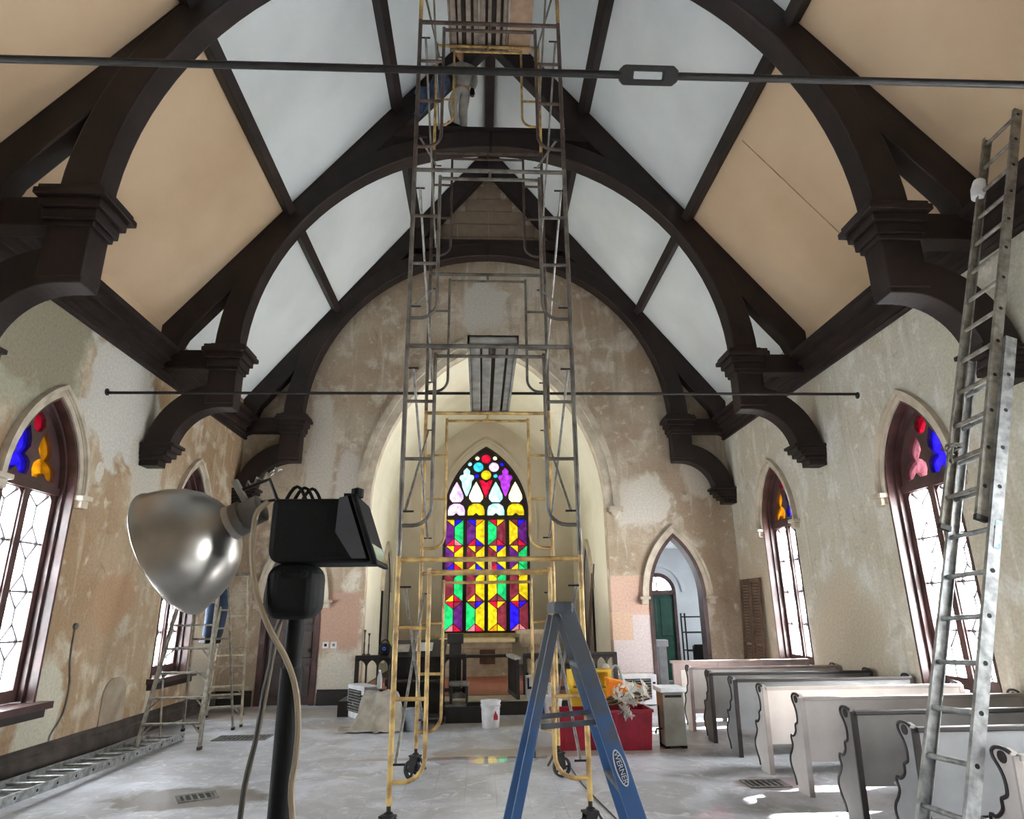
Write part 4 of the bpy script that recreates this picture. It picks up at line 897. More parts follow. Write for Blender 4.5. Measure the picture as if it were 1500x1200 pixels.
rail('dark gothic communion rail with pointed arcade behind the yellow mop bucket', 0.62, 2.35, 12.6)
# low bar across the opening
t = thing('rail_bar', 'short dark wooden bar closing the communion rail opening', 'bar', (0.0, 12.72, 0.9))
obj('bar', MB().bb((-0.42, 12.66, 0.88), (0.40, 12.74, 0.935)), DARK, t, bevel=0.006); obj('bar_end', MB().bb((0.36, 12.64, 0.25), (0.42, 12.76, 0.94)), DARK, t)
# gate swung open toward the nave
gt = thing('rail_gate', 'dark arcaded gate swung open from the communion rail', 'gate', (0.36, 12.58, ZP))
g0, g1 = Vector((0.36, 12.55, 0)), Vector((0.47, 11.55, 0))
gp = lambda f, z: Vector((g0.x+(g1.x-g0.x)*f, g0.y+(g1.y-g0.y)*f, z))
obj('gate_top', MB().bar(gp(0, 0.93), gp(1, 0.93), 0.11, 0.05), mat('gate_lit_top', (150, 144, 138), 0.7), gt)  # pale top of the dark gate: light on it painted into the colour
obj('gate_bottom', MB().bar(gp(0, 0.33), gp(1, 0.33), 0.05, 0.07), DARK, gt)
for k in range(7): obj('gate_baluster', MB().bar(gp(k/6, 0.30), gp(k/6, 0.92), 0.04, 0.03 if k % 6 else 0.06), DARK, gt)
obj('gate_panel', MB().bar(gp(0.04, 0.62), gp(0.96, 0.62), 0.015, 0.56), DARK, gt)
# altar
ALT = mat('altar_stone', (186, 174, 152), 0.8, scale=6, col2=(166, 152, 130), bump=0.3)
t = thing('altar', 'pale stone altar with brown square panel under the stained window', 'altar', (-0.2, 16.3, ZP))
obj('altar_slab', MB().bb((-1.15, 15.95, 1.0), (0.65, 16.75, 1.08)), mat('altar_cloth', (222, 206, 166), 0.7), t, bevel=0.01)
obj('altar_body', MB().bb((-1.05, 16.05, ZP), (0.55, 16.7, 1.0)), ALT, t)
obj('plinth', MB().bb((-1.12, 15.98, ZP), (0.62, 16.74, 0.42)), ALT, t, bevel=0.01)
obj('frieze', MB().bb((-1.08, 16.02, 0.86), (0.58, 16.06, 0.95)), ALT, t, bevel=0.01)
obj('square_panel', MB().bb((-0.18, 16.02, 0.52), (0.18, 16.05, 0.84)), mat('panel_brown', (104, 72, 54), 0.6, scale=12, col2=(70, 46, 36)), t)
for x in (-0.95, -0.55, 0.35): obj('carved_panel', MB().bb((x, 16.025, 0.5), (x+0.24, 16.05, 0.84)), ALT, t, bevel=0.012)
t = thing('stone_credence', 'carved pale stone bracket table beside the altar', 'stone table', (1.15, 16.2, ZP))
obj('top_shelf', MB().bb((0.68, 15.95, 1.18), (1.66, 16.5, 1.27)), ALT, t, bevel=0.012)
obj('carved_front', MB().prism([[(0.76, 1.18), (1.58, 1.18), (1.58, 0.98), (1.50, 0.88), (0.84, 0.88), (0.76, 0.98)]], 'XZ', 16.0, 16.45), ALT, t)
for x in (0.84, 1.08, 1.32): obj('carved_panel', MB().bb((x, 15.985, 0.93), (x+0.18, 16.01, 1.14)), ALT, t, bevel=0.01)
obj('pedestal', MB().bb((0.95, 16.05, ZP), (1.4, 16.4, 0.9)), ALT, t)
# clergy desk
t = thing('reading_desk', 'dark wooden reading desk with sloping side behind the scaffold leg', 'desk', (-1.2, 11.4, 0))
for x in (-1.62, -0.80): obj('desk_side', MB().prism([[(11.15, 0), (11.85, 0), (11.72, 1.18), (11.45, 1.22), (11.22, 0.80)]], 'YZ', x, x+0.04), DARK, t, bevel=0.006)
obj('desk_top', MB().prism([[(11.18, 1.0), (11.22, 1.02), (11.76, 1.24), (11.78, 1.20)]], 'YZ', -1.65, -0.73), DARK, t)
obj('desk_front', MB().bb((-1.60, 11.68, 0.05), (-0.78, 11.72, 1.15)), DARK, t); obj('desk_shelf', MB().bb((-1.60, 11.25, 0.62), (-0.78, 11.70, 0.65)), DARK, t)
obj('desk_rail', MB().bb((-1.60, 11.2, 0.1), (-0.78, 11.24, 0.16)), DARK, t)
tag(obj('paper_sheet', MB().prism([[(11.28, 1.085), (11.56, 1.20), (11.56, 1.204), (11.28, 1.089)]], 'YZ', -1.25, -0.95), BWHITE), 'white paper lying on the dark reading desk', 'paper')
tag(obj('paper_sheet', MB().prism([[(11.24, 1.075), (11.50, 1.18), (11.50, 1.184), (11.24, 1.079)]], 'YZ', -1.55, -1.33), CLOTH), 'grey folded paper lying on the dark reading desk', 'paper')
t = thing('music_stand', 'dark slender lectern box standing on the chancel platform', 'lectern', (-0.62, 12.9, ZP))
obj('lectern_top', MB().bb((-0.78, 12.8, 1.12), (-0.48, 13.1, 1.30)), DARK, t, bevel=0.01); obj('lectern_stem', MB().bb((-0.74, 12.86, ZP), (-0.52, 13.05, 1.12)), DARK, t)
# step box with kneeler
t = thing('step_box', 'low dark wooden step box at the chancel edge', 'box', (-0.46, 11.45, 0))
obj('box_front', MB().bb((-0.71, 11.28, 0), (-0.13, 11.30, 0.24)), DARK, t); obj('box_side', MB().bb((-0.71, 11.30, 0), (-0.68, 11.7, 0.24)), DARK, t); obj('box_side', MB().bb((-0.16, 11.30, 0), (-0.13, 11.7, 0.24)), DARK, t)
obj('box_top', MB().bb((-0.73, 11.27, 0.24), (-0.39, 11.72, 0.265)), DUST_LIT, t); obj('box_bottom', MB().bb((-0.68, 11.30, 0.02), (-0.16, 11.7, 0.04)), PLY, t)
t = thing('kneeling_stool', 'padded kneeling stool painted lit grey on the wooden step box', 'stool', (-0.51, 11.5, 0.265))
obj('pad', MB().box((-0.51, 11.5, 0.56), (0.34, 0.26, 0.07)), DUST_LIT, t, bevel=0.025)  # dark stool; the grey is the light on it, put into the colour
for sx in (-0.13, 0.13): obj('leg', MB().bb((-0.51+sx-0.02, 11.40, 0.265), (-0.51+sx+0.02, 11.60, 0.53)), DARK, t)
obj('stool_rail', MB().prism([[(-0.64, 0.34), (-0.38, 0.34), (-0.38, 0.40), (-0.46, 0.43), (-0.56, 0.43), (-0.64, 0.40)]], 'XZ', 11.48, 11.50), DUST_LIT, t)
# speaker
t = thing('portable_speaker', 'black portable speaker with a blue lit ring on the communion rail', 'speaker', (-1.9, 12.6, 0.955))
obj('speaker_body', MB().lathe([(0.10, 0), (0.115, 0.03), (0.115, 0.13), (0.10, 0.18), (0.07, 0.20), (0, 0.205)], (-1.9, 12.6, 0.955), 24), BLACK, t, smooth=True)
obj('carry_handle', MB().tube([(-1.9+0.075*math.cos(a), 12.6, 1.13+0.085*math.sin(a)) for a in [k*PI/10 for k in range(11)]], 0.009, 6), BLACK, t, smooth=True)
mb_, nt_, p_ = newmat('blue_led'); p_.inputs['Emission Color'].default_value = (0.05, 0.15, 1, 1); p_.inputs['Emission Strength'].default_value = 0.06; p_.inputs['Base Color'].default_value = (0.02, 0.05, 0.3, 1)
obj('light_ring', MB().tube([(-1.9+0.024*math.cos(a), 12.483, 1.07+0.024*math.sin(a)) for a in [k*PI/8 for k in range(16)]], 0.004, 6, closed=True), mb_, t)
# candlestick poles left of speaker
for i, (dx, h) in enumerate(((-2.28, 0.42), (-2.2, 0.36))):
    t = thing('candlestick', ('tall' if i == 0 else 'shorter') + ' dark slim candlestick beside the black speaker', 'candlestick', (dx, 12.62, 0.955))
    obj('shaft', MB().lathe([(0.035, 0), (0.035, 0.015), (0.012, 0.03), (0.016, h*0.5), (0.010, h*0.55), (0.012, h*0.9), (0.022, h)], (dx, 12.62, 0.955), 12), BROWN, t, smooth=True)
    obj('drip_cup', MB().lathe([(0.022, h), (0.026, h+0.012), (0.012, h+0.02)], (dx, 12.62, 0.955), 12), BROWN, t, smooth=True)
# sticks leaning in the chancel
for i, (ya, yb, zt) in enumerate(((15.7, 16.1, 2.55), (15.5, 15.75, 2.75))):
    t = thing('wooden_pole', ('shorter' if i == 0 else 'longer') + ' thin dark wooden pole leaning on the vestry door panel', 'pole', (2.3, ya, ZP))
    obj('shaft', MB().tube([(2.25, ya, ZP), (2.55, yb, zt)], 0.016, 8), BROWN, t, smooth=True); obj('ferrule', MB().tube([(2.25, ya, ZP), (2.256, ya+0.01, ZP+0.06)], 0.02, 8), IRON, t)

# ================================================================== LOOSE THINGS ON THE FLOOR
def bucket(label, x, y, r, h, m, lid=False, labelm=None, handle=True):
    t = thing('bucket', label, 'bucket', (x, y, 0))
    pr = [(r*0.86, 0), (r*0.88, 0.01), (r, h*0.93), (r*1.06, h*0.93), (r*1.06, h)] + ([(r*1.02, h+0.012), (0, h+0.014)] if lid else [(r*0.96, h), (r*0.83, 0.012), (0, 0.012)])
    obj('bucket_body', MB().lathe(pr, (x, y, 0), 28), m, t, smooth=True)
    obj('rim_band', MB().lathe([(r*0.99, h*0.80), (r*1.05, h*0.81), (r*1.05, h*0.84), (r*0.99, h*0.85)], (x, y, 0), 28), m, t, smooth=True)
    if handle: obj('bail', MB().tube([(x+r*1.07*math.cos(a), y-0.02-r*0.35*math.sin(-a), h*0.86-0.42*h*math.sin(-a)*0 - abs(math.sin(a))*h*0.35) for a in [PI+k*PI/12 for k in range(13)]], 0.004, 6), ZINC, t)
    if labelm:
        n_ = 8; vs_ = []
        for z in (h*0.25, h*0.72):
            for k in range(n_+1):
                a = -PI/2+0.05+k*0.75/n_; rr = r*(0.88+0.12*z/(h*0.93))+0.004; vs_.append((x+rr*math.cos(a), y+rr*math.sin(a), z))
        obj('label_sheet', MB().add(vs_, [(k, k+1, n_+2+k, n_+1+k) for k in range(n_)]), labelm, t)
    return t
b1 = bucket('white plastic paint bucket with red printed mark standing alone mid floor', 0.0, 10.85, 0.148, 0.38, BWHITE, False, mat('bucket_print', (224, 222, 222), 0.5, scale=22, col2=(190, 188, 190)))
obj('red_mark', MB().prism([[(-0.03, 0), (0.03, 0), (0.035, 0.05), (0.015, 0.09), (0.0, 0.13), (-0.015, 0.09), (-0.035, 0.05)]], 'XZ', -0.002, 0.0), mat('print_red', (196, 40, 60), 0.5), b1, world=False).location = (0.075, -0.135, 0.12)
bucket('grey plastic bucket beside the drop cloth heap', -1.18, 10.72, 0.14, 0.30, mat('bucket_grey', (140, 146, 154), 0.5, scale=8))
bucket('off-white bucket at the chancel step behind the blue ladder', 1.02, 11.4, 0.15, 0.36, BWHITE, True)
bucket('lidded white bucket standing right of the off-white bucket', 1.48, 11.2, 0.15, 0.38, BWHITE, True)
tag(obj('paint_can', MB().lathe([(0.085, 0.37), (0.085, 0.38), (0.08, 0.385), (0.08, 0.54), (0.085, 0.545), (0.085, 0.555), (0, 0.555)], (1.02, 11.4, 0.004), 20), BWHITE, smooth=True), 'small white paint can on the off-white bucket lid', 'can')
t = thing('spray_bottle', 'tall white round canister on the chancel platform by the scaffold leg', 'canister', (0.92, 12.2, ZP))
obj('canister_body', MB().lathe([(0.055, 0), (0.06, 0.02), (0.06, 0.34), (0.05, 0.37), (0.05, 0.43), (0.055, 0.44), (0.055, 0.55), (0.03, 0.58), (0, 0.58)], (0.92, 12.2, ZP), 18), BWHITE, t, smooth=True); obj('canister_band', MB().lathe([(0.058, 0.405), (0.062, 0.41), (0.062, 0.43), (0.058, 0.435)], (0.92, 12.2, ZP), 18), DUST_LIT, t)
t = thing('oil_can', 'white and black square jug before the open rail gate', 'jug', (0.70, 12.1, ZP))
obj('jug_body', MB().bb((0.62, 12.05, ZP), (0.80, 12.18, 0.62)), BWHITE, t, bevel=0.02); obj('jug_mark', MB().prism([[(0.655, 0.58), (0.685, 0.58), (0.685, 0.44), (0.735, 0.44), (0.735, 0.58), (0.765, 0.58), (0.765, 0.40), (0.655, 0.40)]], 'XZ', 12.045, 12.049), BLACK, t)
obj('jug_cap', MB().lathe([(0.025, 0.62), (0.025, 0.66), (0, 0.66)], (0.66, 12.11, 0), 12), BLACK, t)
# red totes
def tote(label, x, y, wx_, dy, h):
    t = thing('storage_tote', label, 'storage box', (x, y, 0))
    bw = 0.9
    mb = MB(); q = []
    for z, k in ((0, bw), (h, 1.0)):
        q += [(x-wx_/2*k, y-dy/2*k, z), (x+wx_/2*k, y-dy/2*k, z), (x+wx_/2*k, y+dy/2*k, z), (x-wx_/2*k, y+dy/2*k, z)]
    for z, k in ((h, 0.96), (0.01, bw*0.96)):
        q += [(x-wx_/2*k, y-dy/2*k, z), (x+wx_/2*k, y-dy/2*k, z), (x+wx_/2*k, y+dy/2*k, z), (x-wx_/2*k, y+dy/2*k, z)]
    fs = [(0, 1, 2, 3), (12, 13, 14, 15)]
    for a in (0, 4, 8): fs += [(a+i, a+(i+1) % 4, a+4+(i+1) % 4, a+4+i) for i in range(4)]
    obj('tote_body', MB().add(q, fs), RED, t, bevel=0.015)
    rim = [(x-wx_/2-0.015, y-dy/2-0.015), (x+wx_/2+0.015, y-dy/2-0.015), (x+wx_/2+0.015, y+dy/2+0.015), (x-wx_/2-0.015, y+dy/2+0.015)]
    rin = [(x-wx_/2*0.97, y-dy/2*0.97), (x+wx_/2*0.97, y-dy/2*0.97), (x+wx_/2*0.97, y+dy/2*0.97), (x-wx_/2*0.97, y+dy/2*0.97)]
    obj('tote_rim', MB().prism([rim, rin], 'XY', h-0.03, h+0.005), RED, t, bevel=0.006)
    for k in (-0.25, 0.25): obj('tote_rib', MB().bb((x+k*wx_-0.012, y-dy/2-0.004, 0.05), (x+k*wx_+0.012, y-dy/2*0.93, h-0.04)), RED, t)
    return t
tote('red plastic storage tote heaped with white dried blossom', 1.73, 9.15, 0.62, 0.48, 0.47)
tote('red plastic storage tote standing behind the yellow scaffold leg', 1.08, 9.22, 0.60, 0.48, 0.45)
# dried flowers
fb = thing('dried_flower_bundle', 'bundle of dried branches with white blossoms lying on the red tote', 'flowers', (1.75, 9.15, 0.48))
BR = mat('dry_branch', (96, 80, 62), 0.9, scale=12); BLO = mat('white_blossom', (238, 234, 228), 0.8, scale=10)
for k in range(9):
    y0 = 8.95+0.05*k; x0, x1 = 1.46+random.uniform(-.06, .05), 2.02+random.uniform(-.05, .08)
    obj('branch', MB().tube(curve_pts([(x0, y0, 0.50+random.uniform(0, .05)), (1.6, y0+.03, 0.53+random.uniform(0, .1)), (1.85, y0-.02, 0.56+random.uniform(0, .1)), (x1, y0, 0.58+random.uniform(0, .12))], 4), 0.012, 5), BR, fb)
petal = None
for k in range(52):
    p = Vector((random.triangular(1.56, 2.06, 1.86), random.uniform(8.86, 9.3), random.uniform(0.54, 0.74)))
    if k < 4: p = Vector((1.66+0.03*k, 8.87, 0.47-0.02*k))
    if petal is None:
        mb = MB()
        for q in range(4):
            a = q*PI/2; mb.add([(0, 0, 0), (0.03*math.cos(a-0.6), 0.03*math.sin(a-0.6), 0.018), (0.062*math.cos(a), 0.062*math.sin(a), 0.012), (0.03*math.cos(a+0.6), 0.03*math.sin(a+0.6), 0.02), (0.02*math.cos(a), 0.02*math.sin(a), -0.008)], [(0, 1, 2, 3), (0, 4, 2, 1), (0, 3, 2, 4)])
        petal = obj('blossom', mb, BLO, fb, world=False); o = petal
    else: o = petal.copy(); COL.objects.link(o)
    o.location = p - wloc(fb); o.rotation_euler = (random.uniform(0, 3), random.uniform(0, 3), random.uniform(0, 6)); s_ = random.uniform(0.9, 1.7); o.scale = (s_, s_, s_)
# yellow mop bucket
YP = mat('mop_yellow', (226, 190, 62), 0.45, scale=4, col2=(206, 168, 46))
t = thing('mop_bucket', 'yellow wheeled mop bucket with wringer behind the red totes', 'mop bucket', (1.42, 10.2, 0))
mb = MB(); q = []
for z, k in ((0.10, 0.8), (0.62, 1.0)): q += [(1.42-0.31*k, 10.2-0.19*k, z), (1.42+0.31*k, 10.2-0.19*k, z), (1.42+0.31*k, 10.2+0.19*k, z), (1.42-0.31*k, 10.2+0.19*k, z)]
obj('bucket_body', mb.add(q, [(0, 1, 2, 3), (4, 5, 6, 7)] + [(i, (i+1) % 4, 4+(i+1) % 4, 4+i) for i in range(4)]), YP, t, bevel=0.03)
obj('wringer', MB().prism([[(1.14, 0.55), (1.72, 0.55), (1.76, 0.86), (1.12, 0.86)], [(1.2, 0.62), (1.68, 0.62), (1.70, 0.82), (1.18, 0.82)]], 'XZ', 10.08, 10.3), YP, t, bevel=0.01)
obj('wringer_back', MB().bb((1.14, 10.27, 0.55), (1.74, 10.3, 0.86)), YP, t)
obj('warning_mark', MB().prism([[(1.40, 0.50), (1.47, 0.36), (1.42, 0.30), (1.44, 0.38), (1.38, 0.44)]], 'XZ', 9.995, 10.0), BLACK, t)
for sx in (-0.22, 0.22):
    for sy in (-0.12, 0.12): obj('wheel', MB().lathe([(0.045, -0.015), (0.045, 0.015)], (1.42+sx, 10.2+sy, 0.045), 14, (1, 0, 0)).bb((1.42+sx-0.012, 10.2+sy-0.012, 0.045), (1.42+sx+0.012, 10.2+sy+0.012, 0.14)), BLACK, t)
obj('wringer_handle', MB().tube(curve_pts([(1.74, 10.2, 0.80), (1.84, 10.2, 0.90), (1.90, 10.15, 0.84), (1.92, 10.1, 0.66)], 5), 0.018, 8), mat('handle_grey', (176, 180, 178), 0.4), t, smooth=True)
tag(obj('cleaning_rag', MB().lathe([(0.0, 0), (0.09, 0.01), (0.075, 0.05), (0.04, 0.075), (0, 0.08)], (1.66, 10.15, 0.868), 9), CLOTH, smooth=True), 'pale rag draped on the yellow mop bucket wringer', 'rag')
OR = mat('crate_orange', (240, 138, 28), 0.45, scale=4, col2=(220, 116, 16))
t = thing('plastic_crate', 'bright orange plastic crate between mop bucket and red tote', 'crate', (1.86, 9.75, 0))
obj('crate_body', MB().prism([[(1.66, 0.0), (2.02, 0.0), (2.06, 0.68), (1.64, 0.78)]], 'XZ', 9.6, 9.92), OR, t, bevel=0.015)
for k in range(5): obj('crate_rib', MB().bb((1.74+0.07*k, 9.585, 0.25), (1.76+0.07*k, 9.605, 0.60)), OR, t)
obj('crate_rim', MB().prism([[(1.62, 0.74), (2.08, 0.64), (2.08, 0.68), (1.62, 0.78)]], 'XZ', 9.58, 9.94), OR, t, bevel=0.006)
# tall heater by the totes
HT = mat('heater_silver', (150, 148, 138), 0.4, 0.4, scale=3, col2=(124, 120, 110)); HTT = mat('heater_white', (216, 218, 222), 0.45)
t = thing('space_heater', 'tall grey metal space heater with pale top beside the red tote', 'heater', (2.33, 9.15, 0))
obj('heater_body', MB().bb((2.20, 8.98, 0.03), (2.48, 9.30, 0.66)), HT, t, bevel=0.012); obj('heater_top', MB().bb((2.17, 8.95, 0.66), (2.51, 9.33, 0.72)), HTT, t, bevel=0.012)
obj('vent_slot', MB().bb((2.23, 8.975, 0.60), (2.45, 8.985, 0.63)), HOLE, t)
for k in range(2): obj('foot', MB().bb((2.20+0.22*k, 8.99, 0), (2.26+0.22*k, 9.29, 0.03)), BLACK, t)
obj('side_valve', MB().tube([(2.20, 9.1, 0.22), (2.12, 9.08, 0.22), (2.10, 9.06, 0.17)], 0.012, 6).tube([(2.155, 9.05, 0.5), (2.155, 9.05, 0.02)], 0.008, 6), IRON, t)
# wall heaters
def wheater(label, loc, rz):
    t = thing('wall_heater', label, 'heater', loc, rz)
    obj('case', MB().bb((-0.35, -0.14, 0.0), (0.35, 0.14, 0.52)), HTT, t, world=False, bevel=0.015)
    obj('grille_recess', MB().bb((-0.30, -0.145, 0.10), (0.24, -0.138, 0.45)), HOLE, t, world=False)
    for k in range(8): obj('louvre', MB().box((-0.03, -0.15, 0.125+0.043*k), (0.54, 0.03, 0.010), Matrix.Rotation(0.6, 3, 'X')), DUST_LIT, t, world=False)
    for k in range(3): obj('control_knob', MB().bb((0.27, -0.155, 0.36-0.05*k), (0.32, -0.14, 0.39-0.05*k)), BLACK, t, world=False)
wheater('white louvred gas heater under the pink patched wall', (2.76, 12.9, 0.02), 0.0)
wheater('white louvred gas heater turned sideways by the drop cloth heap', (-2.15, 12.0, 0.0), -1.0)
# drop cloth heap: folded sheet over a low box
def cloth_heap():
    nx, ny = 44, 34; vs_, fs_ = [], []
    for j in range(ny+1):
        for i in range(nx+1):
            x = -2.30+0.98*i/nx; y = 10.5+0.62*j/ny
            u, v = (x+1.68)/0.30, (y-10.82)/0.22
            d = max(abs(u), abs(v)); h = 0.52 if d < 0.8 else 0.52*max(0, 1-(d-0.8)/0.75)**1.7
            ang = math.atan2(v, u)
            h *= 1+0.10*noise.noise(Vector((x*5, y*5, 3)))
            h += 0.035*abs(noise.noise(Vector((ang*3.2, d*0.8, 1.7))))*min(1, d) + 0.03*noise.noise(Vector((x*9, y*9, 0)))
            if x < -1.95: h *= 0.7
            vs_.append((x+0.05*math.sin(ang*6)*min(1, d)*0.5, y+0.03*math.sin(ang*5)*min(1, d), max(0.006, h)))
    for j in range(ny):
        for i in range(nx): a = j*(nx+1)+i; fs_.append((a, a+1, a+nx+2, a+nx+1))
    return MB().add(vs_, fs_)
tag(obj('drop_cloth', cloth_heap(), CLOTH, smooth=True), 'crumpled grey canvas drop cloth heaped over a box', 'cloth')
mw, ntw, pw = newmat('clear_plastic'); pw.inputs['Base Color'].default_value = (0.9, 0.93, 0.95, 1); pw.inputs['Roughness'].default_value = 0.1; pw.inputs['Transmission Weight'].default_value = 0.7; pw.inputs['IOR'].default_value = 1.2
t = thing('water_bottle', 'clear plastic water bottle standing on the drop cloth heap', 'bottle', (-1.72, 10.86, 0.57))
obj('bottle_body', MB().lathe([(0.035, 0), (0.04, 0.01), (0.04, 0.15), (0.03, 0.20), (0.014, 0.23), (0.014, 0.25), (0, 0.25)], (-1.72, 10.86, 0.575), 16), mw, t, smooth=True); obj('bottle_cap', MB().lathe([(0.016, 0.245), (0.016, 0.265), (0, 0.265)], (-1.72, 10.86, 0.575), 12), BWHITE, t)
# coil of cord by the far caster and a cord on the floor
tag(obj('wire_coil', MB().tube([(0.93+0.085*math.cos(a)*(1+0.02*a), 9.28+0.02*math.sin(a*0.7), 0.14+0.12*math.sin(a)) for a in [k*0.35 for k in range(54)]], 0.005, 6), DUST_LIT), 'thin grey wire coil standing by the red tote', 'wire')
tag(obj('extension_lead', MB().tube(curve_pts([(0.86, 8.1, 0.006), (0.88, 7.4, 0.006), (0.93, 6.8, 0.006), (1.0, 6.1, 0.006), (1.02, 5.2, 0.006)], 6), 0.006, 6), CORDK), 'thin dark cord running across the floor under the scaffold', 'cord')
# floor grilles
def grille(label, x, y, wx_, wy_, rz=0.0):
    t = thing('floor_grille', label, 'grille', (x, y, 0), rz)
    obj('grille_frame', MB().prism([[(-wx_/2, -wy_/2), (wx_/2, -wy_/2), (wx_/2, wy_/2), (-wx_/2, wy_/2)], [(-wx_/2+.03, -wy_/2+.03), (wx_/2-.03, -wy_/2+.03), (wx_/2-.03, wy_/2-.03), (-wx_/2+.03, wy_/2-.03)]], 'XY', 0.0, 0.012), DUST_LIT, t, world=False)
    obj('grille_well', MB().bb((-wx_/2+.02, -wy_/2+.02, 0.0005), (wx_/2-.02, wy_/2-.02, 0.002)), HOLE, t, world=False)
    k = -wx_/2+0.07
    while k < wx_/2-0.04:
        obj('grille_bar', MB().bb((k-0.008, -wy_/2+.02, 0.003), (k+0.008, wy_/2-.02, 0.010)), DUST_LIT, t, world=False); k += 0.06
grille('dark square floor grille in a round stain near the work light', -2.9, 7.22, 0.36, 0.28, 0.5)
grille('dark floor grille in front of the stepladder under the worker', -3.55, 10.35, 0.75, 0.40)
grille('dark floor grille in the aisle beside the pew ends', 2.72, 7.2, 0.42, 0.30)

# ================================================================== WALL FITTINGS
for i, x in enumerate((-3.22, -3.06)):
    t = thing('switch_plate', ('left' if False else 'white switch plate with dark opening by the panelled door' if i == 0 else 'white switch plate with grey toggle further from the panelled door'), 'switch', (x, YF, 1.09))
    obj('plate', MB().bb((x-0.06, YF-0.012, 1.03), (x+0.06, YF, 1.15)), BWHITE, t, bevel=0.004); obj('toggle', MB().bb((x-0.025, YF-0.018, 1.065), (x+0.025, YF-0.011, 1.115)), BLACK if i == 0 else DUST_LIT, t)
tag(obj('wall_conduit', MB().tube(curve_pts([(-W+0.01, 8.80, 1.55), (-W+0.012, 8.81, 1.2), (-W+0.012, 8.90, 0.85), (-W+0.012, 8.86, 0.55), (-W+0.012, 8.70, 0.36), (-W+0.012, 8.68, 0.28)], 6), 0.012, 6), DUST_LIT), 'thin crooked wire running down the scraped left wall', 'wire')
tag(obj('junction_cup', MB().lathe([(0.04, 0), (0.04, 0.03), (0.02, 0.035)], (-W, 8.80, 1.57), 10, (1, 0, 0)), DUST_LIT), 'small old junction cup above the wall wire', 'junction box')
tag(obj('niche_panel', MB().prism([lancet(10.0, 0.30, 0.28, 0.62, 0.86, 8)], 'YZ', -W, -W+0.018), mat('niche_grey', (170, 156, 138), 0.95, scale=4, col2=(150, 132, 112), bump=0.4)), 'rough arched plaster patch low on the left wall', 'patch')
# shutter leaning on the right wall
SHW = mat('shutter_brown', (112, 88, 70), 0.7, scale=6, col2=(92, 70, 54))
t = thing('louvred_shutter', 'brown folding louvred shutter leaning in the far right corner', 'shutter', (5.1, 13.05, 0))
xs = lambda z: 5.10 + 0.12*z/2.28
for k, (ya, yb) in enumerate(((12.60, 13.07), (13.09, 13.56))):
    lf = obj('shutter_frame', MB().prism([[(ya, 0), (yb, 0), (yb, 2.26), (ya, 2.26)], [(ya+.06, .1), (yb-.06, .1), (yb-.06, 1.05), (ya+.06, 1.05)], [(ya+.06, 1.12), (yb-.06, 1.12), (yb-.06, 2.18), (ya+.06, 2.18)]], 'YZ', -0.018, 0.018), SHW, t)
    for v in lf.data.vertices: v.co.x += xs(v.co.z)
    z = 0.14
    while z < 2.16:
        if not (1.03 < z < 1.14): obj('slat', MB().box((xs(z), (ya+yb)/2, z), (0.006, yb-ya-0.12, 0.05), Matrix.Rotation(0.55, 3, 'Y')), SHW, t)
        z += 0.056
# vestibule furniture
t = thing('newel_post', 'square grey newel post with cap inside the doorway', 'post', (3.77, 14.75, 0))
obj('post_shaft', MB().bb((3.68, 14.66, 0), (3.86, 14.84, 0.92)), mat('newel_grey', (168, 170, 172), 0.6), t, bevel=0.01); obj('post_cap', MB().bb((3.64, 14.62, 0.92), (3.90, 14.88, 1.06)), VW, t, bevel=0.015); obj('post_base', MB().bb((3.65, 14.63, 0), (3.89, 14.87, 0.16)), MATS['newel_grey'], t, bevel=0.01)
t = thing('metal_shelf', 'black slender metal shelf rack in the vestibule', 'shelf', (4.95, 15.9, 0))
for x in (4.65, 5.25):
    for y in (15.75, 16.05): obj('upright', MB().bb((x-0.015, y-0.015, 0), (x+0.015, y+0.015, 1.6)), IRON, t)
for z in (0.3, 0.75, 1.15, 1.5): obj('shelf_bar', MB().bb((4.65, 15.74, z), (5.25, 15.77, z+0.03)).bb((4.65, 16.03, z), (5.25, 16.06, z+0.03)), IRON, t)
t = thing('folding_chair', 'dark chair with red seat half hidden in the vestibule', 'chair', (4.85, 15.2, 0))
obj('seat', MB().box((4.85, 15.2, 0.46), (0.42, 0.42, 0.05)), mat('seat_red', (130, 40, 36), 0.7), t, bevel=0.015); obj('backrest', MB().prism([[(4.66, 0.55), (5.04, 0.55), (5.0, 0.92), (4.7, 0.92)]], 'XZ', 15.38, 15.41), BLACK, t)
for x in (4.67, 5.03):
    for y in (15.02, 15.38): obj('leg', MB().tube([(x, y, 0), (x, y, 0.46 if y < 15.2 else 0.9)], 0.012, 6), BLACK, t)
# loose pole by the left window
t = thing('wooden_pole', 'pale thin pole leaning on the far left window sill', 'pole', (-4.74, 10.42, 0))
obj('shaft', MB().tube([(-4.74, 10.42, 0), (-5.10, 11.05, 0.82)], 0.014, 8), CLOTH, t, smooth=True); obj('tip', MB().tube([(-5.06, 10.98, 0.74), (-5.115, 11.07, 0.86)], 0.02, 8), IRON, t)

